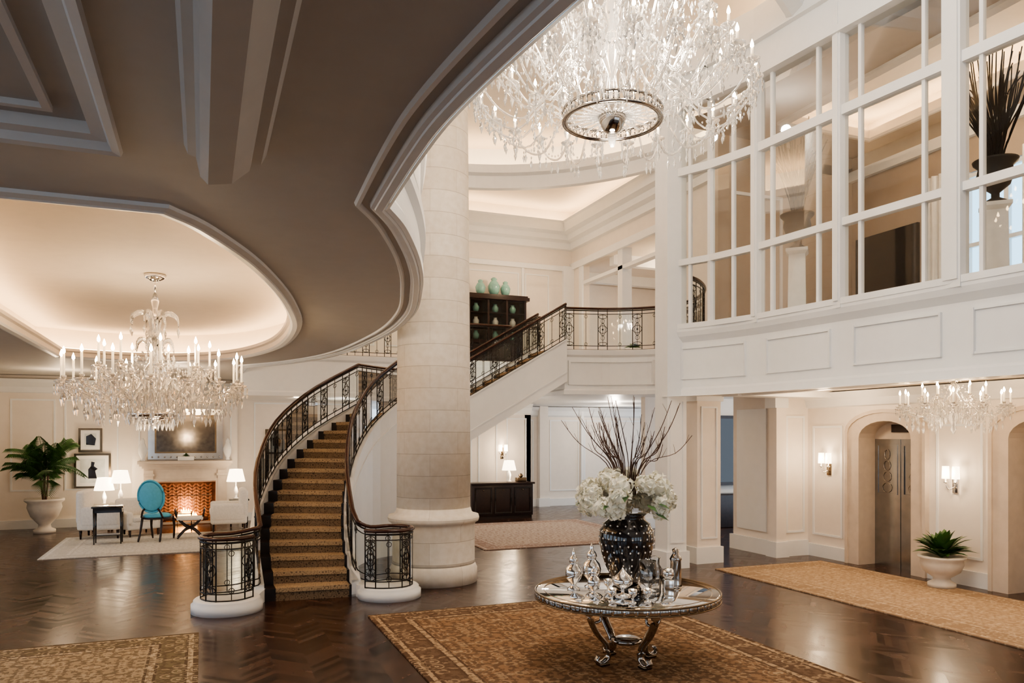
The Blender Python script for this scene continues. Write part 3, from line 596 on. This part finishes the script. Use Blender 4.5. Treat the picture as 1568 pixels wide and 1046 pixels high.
# ------------------------------------------------ centre table and things on it
TX,TY=1.19,8.0
b=B(); b.lathe([(.84,.70),(.93,.70),(.94,.71),(.94,.755),(.93,.76),(.0001,.76)],MIRROR,n=72)
b.lathe([(.84,.70),(.84,.68),(.0001,.68)],BRASS,n=48)
for i in range(56):
    a=2*math.pi*i/56; M=Matrix.Rotation(a,4,'Z'); b.rbox(.925,.955,-.046,.046,.698,.752,.010,CHROME,M)
for z in (.69,.757): b.tube([(.95*math.cos(a*math.pi/40),.95*math.sin(a*math.pi/40),z) for a in range(80)],.009,BRASS,5,closed=True)
b.tube([(.86*math.cos(a*math.pi/36),.86*math.sin(a*math.pi/36),.761) for a in range(72)],.004,BRASS,4,closed=True)
b.lathe([(.5,.60),(.5,.68)],CHROME,n=40)
for i in range(4):
    a=i*math.pi/2+.5; M=Matrix.Rotation(a,4,'Z')
    p=cat([(.46,0,.66),(.47,0,.54),(.38,0,.36),(.26,0,.22),(.24,0,.10),(.32,0,.045),(.38,0,.07),(.36,0,.12)],4)
    b.tube(p,[.060-.028*i2/len(p) for i2 in range(len(p))],CHROME,8,M=M,flat=.5)
    p=cat([(.44,0,.62),(.34,0,.58),(.33,0,.48),(.40,0,.46)],4); b.tube(p,.016,CHROME,6,M=M); b.rbox(.24,.36,-.05,.05,.016,.05,.012,BRASS,M)
b.lathe([(.1,.2),(.16,.22),(.16,.25),(.1,.27)],CHROME,n=24)
b.make('round_mirrored_table',P(TX,TY,.001))
def vp(z,prof):
    for (r0,z0),(r1,z1_) in zip(prof[:-1],prof[1:]):
        if z0<=z<=z1_: return r0+(r1-r0)*(z-z0)/(z1_-z0)
vprof=[(.13,0),(.15,.02),(.17,.06),(.23,.18),(.275,.32),(.30,.46),(.29,.57),(.24,.65),(.19,.69),(.19,.72),(.22,.745)]
b=B(); b.lathe(vprof,BLACK,n=40); b.lathe([(.2,.73),(.0001,.73)],BLACK,n=24)
for j,z in enumerate([.07,.14,.21,.28,.35,.42,.49,.56,.63]):
    r=vp(z,vprof); n=int(2*math.pi*r/.085)
    for i in range(n):
        a=2*math.pi*(i+.5*(j%2))/n; b.ball(((r)*math.cos(a),(r)*math.sin(a),z),.012,SILVER,6)
def bloom(b,c,r):
    b.ball(c,r*.8,PETAL,8)
    for k in range(46):
        d=Vector((random.gauss(0,1),random.gauss(0,1),random.gauss(0,1))).normalized(); p=Vector(c)+d*r*random.uniform(.9,1.1); u=d.orthogonal().normalized(); v=d.cross(u); s=r*.36
        a=random.random()*6; u,v=u*math.cos(a)+v*math.sin(a),v*math.cos(a)-u*math.sin(a)
        b.add([p-u*s-d*s*.5,p-v*s*.7+d*s*.3,p+u*s-d*s*.3,p+v*s*.7+d*s*.3],[(0,1,2,3)],PETAL,False)
for k in range(50):
    th=random.random()*6.283; ph=math.acos(1-1.4*(k+.5)/50); R0=.40
    c=(R0*math.sin(ph)*math.cos(th)*1.1,R0*math.sin(ph)*math.sin(th)*1.1,.90+.26*math.cos(ph)); bloom(b,c,.09+random.random()*.035)
for k in range(16):
    th=random.random()*6.283; p=(.48*math.cos(th),.48*math.sin(th),.72+random.random()*.25); 
    q=Matrix.Translation(p)@Matrix.Rotation(th,4,'Z'); b.add([(0,-.04,0),(.12,0,-.05),(0,.04,0),(-.08,0,.02)],[(0,1,2,3)],LEAF,M=q)
for k in range(40):
    a=random.random()*6.283; sp=random.uniform(.1,.72); h=random.uniform(1.65,2.1)-sp*.25; rr=random.random()*.1
    pts=cat([(rr*math.cos(a),rr*math.sin(a),.95),(sp*.35*math.cos(a+.2),sp*.35*math.sin(a+.2),1.3),(sp*.75*math.cos(a),sp*.75*math.sin(a),.95+(h-.95)*.7),(sp*math.cos(a-.1),sp*math.sin(a-.1),h)],4)
    b.tube(pts,[.007-.004*i/len(pts) for i in range(len(pts))],TWIG,4)
    for j in (6,8,10): q=Vector(pts[j]); b.tube([q,q+Vector((random.uniform(-.05,.05),random.uniform(-.05,.05),.10))],[.003,.0015],TWIG,3)
b.make('flower_vase',P(1.25,8.42,.762))
def urnlid(name,x,y,s,mt=SILVER):
    b=B(); b.lathe([(.07,0),(.075,.01),(.03,.04),(.03,.06),(.08,.12),(.095,.18),(.08,.24),(.04,.28),(.045,.30),(.055,.31),(.04,.35),(.015,.38),(.02,.40),(.012,.42),(.001,.45)],mt,n=24); o=b.make(name,P(x,y,.762)@Matrix.Scale(s,4)); return o
urnlid('mercury_glass_jar',.64,8.0,.95); urnlid('mercury_glass_jar',.84,8.12,1.05); urnlid('mercury_glass_jar',.82,7.72,.7)
b=B(); b.lathe([(.07,0),(.07,.01),(.015,.03),(.015,.1),(.07,.14),(.085,.2),(.085,.36),(.083,.36),(.083,.2),(.06,.145)],CLEAR,n=24); b.make('hurricane_glass',P(1.34,7.62,.762))
b=B(); b.lathe([(.10,0),(.10,.02),(.02,.04),(.02,.09),(.12,.15),(.13,.22),(.05,.29),(.02,.33),(.001,.36)],SILVER,n=24); b.make('covered_compote',P(1.10,7.66,.762)@Matrix.Scale(.8,4))
b=B(); b.rbox(-.05,.05,-.05,.05,0,.16,.01,SILVER); b.lathe([(.03,.16),(.06,.2),(.05,.26),(.01,.28)],SILVER,n=16); b.make('silver_decanter',P(1.56,7.7,.762))
b=B(); b.lathe([(.07,0),(.07,.24),(.05,.27),(.05,.32),(.06,.34),(.001,.36)],CLEAR,n=20); b.lathe([(.055,.01),(.055,.12),(.0001,.12)],SILVER,n=20); b.make('crystal_decanter',P(1.47,7.95,.762))
b=B(); b.lathe([(.06,0),(.065,.02),(.06,.04),(.055,.28),(.065,.3),(.05,.33),(.03,.36),(.04,.4),(.001,.42)],CHROME,n=20); b.make('dark_silver_canister',P(1.72,8.1,.762))
for x,y in ((.96,7.40),(1.15,7.34),(1.30,7.38),(.98,7.88)):
    b=B(); b.lathe([(.035,0),(.035,.01),(.01,.02),(.01,.05),(.04,.08),(.045,.13),(.043,.13),(.038,.085)],SILVER,n=16); b.make('silver_goblet',P(x,y,.762))
# ------------------------------------------------ sconces / lamps
def sconce(M,e=14,big=False):
    b=B(); b.rbox(-.05,.05,-.03,0,-.18,.16,.01,SILVER if big else BRASS)
    for x in (-.09,.09):
        b.tube(cat([(0,-.03,-.08),(x*.6,-.1,-.12),(x,-.12,-.02)],4),.009,SILVER,5); b.lathe([(.03,0),(.04,.01),(.012,.03),(.012,.08)],SILVER,(x,-.12,-.02),10)
        b.lathe([(.060,.05),(.052,.25)],SHADE,(x,-.12,0),14)
    o=b.make('wall_sconce',M); light('sconce_lamp','POINT',(0,-.3,.15),e,WARM,.06,o); return o
sconce(PS(11.2,11.48,1.78,-math.pi/2),13); sconce(PS(11.2,8.80,1.62,-math.pi/2),13,True); sconce(PS(11.2,6.05,1.62,-math.pi/2),13,True)
sconce(PS(8.35,21.6,1.85,0),14); sconce(PS(12.3,7.5,5.9,-math.pi/2),8)
def lamp(M,h=.62,e=12,k=1):
    b=B(); b.lathe([(.07,0),(.075,.02),(.03,.05),(.05,.12),(.06,.2),(.03,.3),(.012,.34),(.012,h-.2)],PORC,n=20); b.lathe([(.19*k,h-.26*k),(.13*k,h)],SHADE,n=28)
    o=b.make('table_lamp',M); light('lamp_bulb','POINT',(0,0,h+.06),e*.5,WARM,.05,o); light('lamp_bulb','POINT',(.1,-.1,h-.36*k),e*.5,WARM,.05,o); return o
b=B(); b.rbox(-.93,.93,-.5,0,.08,.98,.02,DARKW); b.box(-.97,.97,-.54,.02,.98,1.03,DARKW); b.box(-.9,.9,-.47,-.03,0,.08,DARKW)
for i in range(3): b.frame(-.86+.6*i,-.34+.6*i,.16,.9,BLACK,-.5,.04,.02); b.ball((-.6+.6*i,-.53,.82),.02,BRASS,8)
b.make('sideboard_cabinet',PS(7.95,20.95)); lamp(PS(8.25,20.75,1.032),.62,18,1.1)
b=B(); b.rbox(-.15,.15,-.1,.1,0,.12,.02,BRASS); b.lathe([(.03,.12),(.07,.16),(.07,.2),(.01,.24)],BRASS,n=12); b.make('decorative_box',PS(8.62,20.75,1.032))
b=B()
b.box(-.9,.9,-.45,0,0,.75,DARKW); b.box(-.9,.9,-.06,0,.75,1.95,DARKW)
for x in (-.9,-.32,.26,.84): b.box(x,x+.06,-.45,-.0,.75,1.95,DARKW)
for z in (.75,1.15,1.55,1.92): b.box(-.9,.9,-.43,0,z,z+.03,DARKW)
b.box(-.98,.98,-.52,0,1.95,2.05,DARKW); b.box(-.94,.94,-.48,0,2.05,2.1,DARKW); b.box(-.87,.87,-.44,-.43,.78,1.92,GLASS)
for i in range(3): b.frame(-.83+.58*i,-.33+.58*i,.08,.68,BLACK,-.45,.05,.02)
for x in (-.6,0,.55):
    for z in (.78,1.18,1.58): b.lathe([(.05,0),(.09,.08),(.1,.16),(.05,.24),(.06,.27)],PORC if z==1.18 else CELA,(x,-.22,z),14)
b.make('display_cabinet',PS(8.0,21.45,4.38))
for dx in (-.35,.0,.3):
    b=B(); b.lathe([(.08,0),(.13,.1),(.15,.22),(.10,.32),(.06,.36),(.08,.4),(.03,.44)],CELA,n=20); b.make('celadon_jar',PS(7.95+dx*1.2,21.2,6.48)@Matrix.Scale(1+.2*(dx==0),4))
b=B()
for k in range(60):
    a=random.random()*6.28; q=Matrix.Rotation(a,4,'Z')@Matrix.Rotation(random.uniform(-.9,-.1),4,'Y'); b.add([(.0,-.02,.18),(.16,0,.22),(.28,.02,.16),(.14,.06,.2)],[(0,1,2,3)],LEAF,M=q)
b.lathe([(.12,0),(.2,.1),(.22,.18),(.0001,.16)],PORC,n=20); b.make('potted_plant',PS(10.1,16.9,4.38))
# ------------------------------------------------ gallery urns with twigs
def twigurn(M,sp0=1.0):
    b=B(); b.lathe([(.26,0),(.26,.08),(.2,.1),(.18,1.2),(.24,1.25),(.24,1.3)],PORC,n=4,smooth=False); u=.3
    b.lathe([(.14,1.0+u),(.14,1.03+u),(.05,1.08+u),(.05,1.14+u),(.17,1.24+u),(.22,1.38+u),(.2,1.48+u),(.26,1.54+u),(.27,1.57+u),(.0001,1.56+u)],URND,n=28)
    for i in range(64):
        a=random.random()*6.283; sp=random.uniform(.1,.62)*sp0; h=random.uniform(2.6,3.4)
        pts=cat([(.05*math.cos(a),.05*math.sin(a),1.8),(sp*.3*math.cos(a+.3),sp*.3*math.sin(a+.3),2.2),(sp*.7*math.cos(a-.1),sp*.7*math.sin(a-.1),2.65),(sp*math.cos(a),sp*math.sin(a),h)],4)
        b.tube(pts,[.015-.009*j/len(pts) for j in range(len(pts))],DTWIG,4)
    return b.make('urn_with_branches',M)
twigurn(PS(9.05,9.98,4.11),.85); twigurn(PS(9.7,7.05,4.11))
# ------------------------------------------------ planters & palm
def leafplant(b,z,n,L,w,up=.6):
    for k in range(n):
        a=random.random()*6.283; el=random.uniform(.15,1.3)*up+.1; l=L*random.uniform(.7,1.1)
        pts=[(l*f*math.cos(el),0,z+l*(f*math.sin(el)+.25*f-.4*f*f)) for f in (0,.25,.5,.75,1)]; ws=[.01,w*.8,w,w*.6,.003]
        vs=[];
        for p,q in zip(pts,ws): vs+=[(p[0],-q,p[2]+q*.3),(p[0],0,p[2]),(p[0],q,p[2]+q*.3)]
        fs=[(3*i+j,3*i+j+1,3*i+j+4,3*i+j+3) for i in range(4) for j in range(2)]
        b.add(vs,fs,LEAF,True,Matrix.Rotation(a,4,'Z'))
b=B(); b.lathe([(.2,0),(.2,.06),(.13,.1),(.12,.14),(.26,.24),(.31,.36),(.30,.42),(.34,.45),(.34,.48),(.28,.48),(.0001,.44)],URN,n=32); leafplant(b,.45,80,.52,.07,1.0); b.make('potted_plant',PS(10.66,8.62,.017))
b=B(); b.lathe([(.24,0),(.24,.08),(.15,.12),(.13,.2),(.3,.4),(.38,.62),(.36,.72),(.43,.78),(.43,.83),(.36,.83),(.0001,.78)],URN,n=32)
for k in range(7): b.tube(cat([(.04*math.cos(k),.04*math.sin(k),.8),(.08*math.cos(k),.08*math.sin(k),1.2),(.12*math.cos(k),.12*math.sin(k),1.6)],3),.018,TWIG,6)
for k in range(34):
    a=k*2.4+random.random()*.4; el=random.uniform(.2,1.3); L=random.uniform(.75,1.1); M=Matrix.Rotation(a,4,'Z'); z0=random.uniform(1.25,1.8)
    f=lambda u:Vector((L*u*math.cos(el)*.9+.1*u,0,z0+L*(u*math.sin(el)*1.15-.75*u*u*math.cos(el)*.8)))
    b.tube([f(i/8) for i in range(9)],.007,LEAF,4,M=M)
    for i in range(3,26):
        u=i/26; p=f(u); l=.28*math.sin(math.pi*min(1,u*.9+.08))+.04
        for sg in (1,-1):
            b.add([p,p+Vector((.015,sg*l*.5,.01)),p+Vector((.10,sg*l,-.10)),p+Vector((-.005,sg*l*.5,-.015))],[(0,1,2,3)],LEAF,True,M)
b.make('potted_palm',P(-11.4,18.8))
# ------------------------------------------------ lounge
FS=-.4; MF=PS(FS,22.8)
b=B()
b.slabxz([(-1.3,0),(-.75,0),(-.75,1.12),(.75,1.12),(.75,0),(1.3,0),(1.3,3.45),(-1.3,3.45)],-.35,0,WALL)
b.frame(-1.15,1.15,1.95,3.3,WHITE,-.35); b.make('wall_chimney_breast',MF)
b=B()
b.slabxz([(-1.02,0),(-.74,0),(-.74,1.15),(.74,1.15),(.74,0),(1.02,0),(1.02,1.5),(-1.02,1.5)],-.5,-.352,BEIGE)
b.frame(-.8,.8,.02,1.22,BEIGE,-.5,.06,.03); b.box(-1.06,1.06,-.56,-.352,1.5,1.56,BEIGE); b.box(-1.12,1.12,-.64,-.352,1.56,1.62,BEIGE); b.box(-1.16,1.16,-.70,-.352,1.62,1.7,BEIGE)
for x in (-.89,.89): b.box(x-.1,x+.1,-.54,-.5,0,1.45,BEIGE); b.box(x-.13,x+.13,-.57,-.5,0,.2,BEIGE); b.box(x-.13,x+.13,-.57,-.5,1.3,1.36,BEIGE)
b.box(-.74,.74,-.3,-.01,0,.02,SOOT); b.box(-.74,.74,-.05,-.01,0,1.12,SOOT); b.box(-.745,-.735,-.34,-.01,0,1.12,BRICKM); b.box(.735,.745,-.34,-.01,0,1.12,BRICKM)
for i in range(-8,9):
    for j in range(-2,16):
        cx=i*.1; cz=j*.085
        if abs(cx)>.68 or not .05<cz<1.06: continue
        a=math.pi/4 if i%2 else -math.pi/4
        b.box(-.058,.058,-.012,.012,-.022,.022,BRICKM,Matrix.Translation((cx,-.06,cz))@Matrix.Rotation(a,4,'Y'))
for x,r in ((-.3,.2),(.0,-.2),(.3,.1)): b.tube([(x-.25,-.22,.1+abs(r)*.2),(x+.25,-.18,.12)],.05,TWIG,8)
for i in range(9):
    x=-.24+.06*i; h=.14+.16*math.sin(math.pi*i/8)*random.uniform(.7,1.2); b.lathe([(.03,0),(.045,h*.3),(.025,h*.7),(.001,h)],FIRE,(x,-.2,.14),8)
fp_=b.make('fireplace',MF); light('fire_glow','POINT',(0,-.25,.55),22,(1,.5,.2),.12,fp_)
b=B(); b.tube([(-.62,-.78,.0),(-.62,-.78,.8),(.62,-.78,.8),(.62,-.78,0)],.012,BRASS,4)
for x in (-.2,.2): b.tube([(x,-.78,0),(x,-.78,.8)],.008,BRASS,4)
b.make('fire_screen',MF)
b=B(); b.box(-.78,.78,-.42,-.39,1.85,2.98,AMIRROR); b.frame(-.92,.92,1.74,3.08,SILVER,-.39,.16,.05); b.frame(-.76,.76,1.90,2.92,BRASS,-.42,.04,.02)
for i in range(12): 
    for z in (1.80,3.02): b.ball((-.82+i*.15,-.44,z),.025,CHROME,6)
b.make('mantel_mirror',MF)
for x in (-1.04,1.04):
    b=B(); b.lathe([(.06,0),(.07,.02),(.04,.06),(.10,.2),(.11,.32),(.07,.44),(.05,.48),(.06,.52),(.02,.6)],PORC,n=24); b.make('white_urn',MF@Matrix.Translation((x,-.58,1.702)))
b=B(); leafplant(b,.1,50,.12,.02,1.0); b.rbox(-.2,.2,-.05,.05,0,.12,.02,PORC); b.make('potted_plant',MF@Matrix.Translation((0,-.62,1.702)))
def picture(M,w,h,kind):
    b=B(); b.box(-w/2,w/2,-.03,0,-h/2,h/2,WHITE); b.frame(-w/2,w/2,-h/2,h/2,BRASS,-.02,.05,.03); b.box(-w/2+.14,w/2-.14,-.035,-.03,-h/2+.14,h/2-.14,ART)
    if kind: 
        b.slabxz([(-.1,-.2),(.1,-.2),(.06,.0),(.12,.05),(.03,.12),(.05,.22),(-.03,.24),(-.04,.12),(-.1,.04)],-.04,-.035,BLACK)
    else: b.slabxz([(-.1,-.12),(.1,-.14),(.13,.04),(.02,.16),(-.1,.1)],-.04,-.035,BLACK)
    return b.make('framed_picture',M)
picture(PS(-2.7,22.77,2.25),.55,.62,0); picture(PS(-2.65,22.77,1.45),.85,.9,1); picture(PS(1.95,22.77,2.2),.6,.7,0)
def xy(u,v):
    D=2773/(v-668); return ((u-784)*D/1180,D)
def armchair(M,w=.85,mt=CREAMF):
    b=B(); b.rbox(-w/2,w/2,-.4,.4,.18,.42,.05,mt); b.rbox(-w/2+.12,w/2-.12,-.42,.25,.38,.52,.05,mt); b.rbox(-w/2,w/2,.24,.42,.3,.98,.07,mt)
    for sx in (-1,1): b.rbox(sx*(w/2-.07)-.08,sx*(w/2-.07)+.08,-.4,.35,.25,.66,.06,mt)
    for x in (-w/2+.08,w/2-.08):
        for y in (-.34,.34): b.lathe([(.018,0),(.03,.18)],DARKW,(x,y,0),8)
    return b.make('armchair',M)
RZ=.0165
x,y=xy(158,823); armchair(P(x,y,RZ,TH+math.pi*.5-.1)@Matrix.Scale(1.12,4),.82)
x,y=xy(212,820); armchair(P(x,y,RZ,TH+.5)@Matrix.Scale(.88,4),.9)
x,y=xy(350,812); armchair(P(x,y,RZ,TH-math.pi*.5)@Matrix.Scale(1.05,4),.95)
def ovalchair(M,mt):
    b=B(); b.lathe([(.001,-.045),(.2,-.04),(.26,0),(.2,.04),(.001,.045)],mt,(0,0,.46),24,sx=1,sy=.95)
    Q=Matrix.Translation((0,.24,.83))@Matrix.Rotation(math.pi/2-.12,4,'X'); b.lathe([(.001,-.04),(.2,-.035),(.235,0),(.2,.035),(.001,.04)],mt,(0,0,0),28,M=Q@Matrix.Diagonal((1,1.22,1,1)))
    b.tube([Q@Vector((.245*math.cos(a*math.pi/14),.30*math.sin(a*math.pi/14),0)) for a in range(28)],.018,mt,6,closed=True)
    for sx in (-1,1):
        b.tube(cat([(sx*.2,.2,.44),(sx*.16,.23,.56),(sx*.12,.24,.6)],3),.018,DARKW,6)
        b.tube(cat([(sx*.2,-.2,.44),(sx*.22,-.22,.25),(sx*.2,-.24,.004)],3),[.026]*3+[.022]*3+[.014],DARKW,6); b.tube(cat([(sx*.18,.2,.44),(sx*.19,.25,.2),(sx*.2,.32,.004)],3),[.024]*3+[.02]*3+[.014],DARKW,6)
    b.tube([(.25*math.cos(a*math.pi/14),.24*math.sin(a*math.pi/14),.42) for a in range(28)],.018,DARKW,6,closed=True)
    return b.make('oval_back_chair',M)
x,y=xy(241,828); ovalchair(P(x,y,RZ+.003,TH+math.pi-.4)@Matrix.Scale(1.2,4),BLUEF)
def sidetable(M,w,d,h,mt=BLACK):
    b=B(); b.rbox(-w/2,w/2,-d/2,d/2,h-.04,h,.01,mt); b.box(-w/2+.03,w/2-.03,-d/2+.03,d/2-.03,h-.14,h-.04,mt)
    for x_ in (-1,1):
        for y_ in (-1,1): b.lathe([(.014,0),(.024,h-.1)],mt,(x_*(w/2-.05),y_*(d/2-.05),0),8)
    b.box(-w/2+.05,w/2-.05,-d/2+.05,d/2-.05,.18,.2,mt); return b.make('side_table',M)
x,y=xy(166,833); sidetable(P(x,y,RZ,TH),.62,.42,.82)
x,y=xy(185,809); sidetable(P(x,y,0,TH),.5,.4,.66); lamp(P(x,y,.662),.82,14,1.25)
x,y=xy(155,809.5); sidetable(P(x,y,0,TH),.45,.4,.6); lamp(P(x+.08,y,.602),.70,14,1.25)
x,y=xy(366,804); sidetable(P(x,y,0,TH),.5,.45,.7); lamp(P(x-.08,y,.702),.78,14,1.25)
b=B()
for yy in (-.18,.18):
    b.tube(cat([(-.26,yy,.02),(-.1,yy,.2),(.1,yy,.3),(.26,yy,.48)],4),.020,DARKW,6); b.tube(cat([(.26,yy,.02),(.1,yy,.2),(-.1,yy,.3),(-.26,yy,.48)],4),.020,DARKW,6)
b.rbox(-.28,.28,-.2,.2,.42,.50,.03,CREAMF)
for sx in (-.28,.28): b.tube([(sx,-.2,.5),(sx*1.1,-.2,.66),(sx*1.1,.2,.66),(sx,.2,.5)],.022,DARKW,6)
x,y=xy(291,825); b.make('bench_stool',P(x,y,RZ,TH))
b=B(); b.box(-.4,.4,-.28,.28,.42,.44,GLASS); b.frame(-.4,.4,-.28,.28,BRASS,0,.03,.02,Matrix(((1,0,0,0),(0,0,1,0),(0,1,0,.44),(0,0,0,1))))
for x_ in (-.38,.38):
    for y_ in (-.26,.26): b.tube([(x_,y_,0),(x_,y_,.43)],.015,BRASS,4)
x,y=xy(268,813); b.make('glass_coffee_table',P(x,y,RZ,TH))
b=B(); pts=[(-4.55+.05*math.sin(i*1.2),20.3+i*.05) for i in range(26)]; b.sweep(pts,[(0,.02),(0,3.6)],CURT,smooth=True); b.make('curtain',R)
# ------------------------------------------------ lights
for x,y,e in ((0,3,70),(3,2.5,70),(5,5,70),(3.5,8,70),(-1,13.5,55),(2,15,50),(-3,17,45)):
    light('atrium_fill','POINT',(x,y,8.6 if y<10 else 9.2),e,(1,.95,.88),.10)  # added fill points for the atrium, no ceiling fixture there
for s,t,e in ((7.3,18.5,50),(11,19.5,80),(12.5,22,60),(13,14.8,70),(3.5,20.8,30)):
    x,y=st(s,t); light('hall_fill','POINT',(x,y,2.9),e,SOFTW,.12)  # unseen fill, added to lift the dark ground-floor hall
for s,t,e in ((8.5,19.8,60),(12.8,18.5,120),(5,20.5,50)):
    x,y=st(s,t); light('upper_hall_fill','POINT',(x,y,7.0),e,WARM,.12)  # added points brightening the upper back hall, not actual lamps
for s,t in ((10.8,4.5),(11.3,8.6)):
    x,y=st(s,t); light('gallery_fill','POINT',(x,y,7.3),24,WARM,.12)  # invented fill for the room behind the gallery windows
for s,t in ((-.5,18.5),(-3,20.5),(2.3,20.8)):
    x,y=st(s,t); light('lounge_fill','POINT',(x,y,3.4),45,WARM,.12)  # extra fill put under the lounge soffit, without fittings
for s,t in ((10.0,5.0),(10.2,10.6)):
    x,y=st(s,t); light('lobby_fill','POINT',(x,y,2.9),35,WARM,.1)  # added fill for the elevator lobby, no fitting modelled
# turn the whole place so the building is axis aligned (camera turns with it)
bpy.context.view_layer.update()
Ri=R.inverted()
for o in list(bpy.data.objects):
    if o.parent is None: o.matrix_world=Ri@o.matrix_world
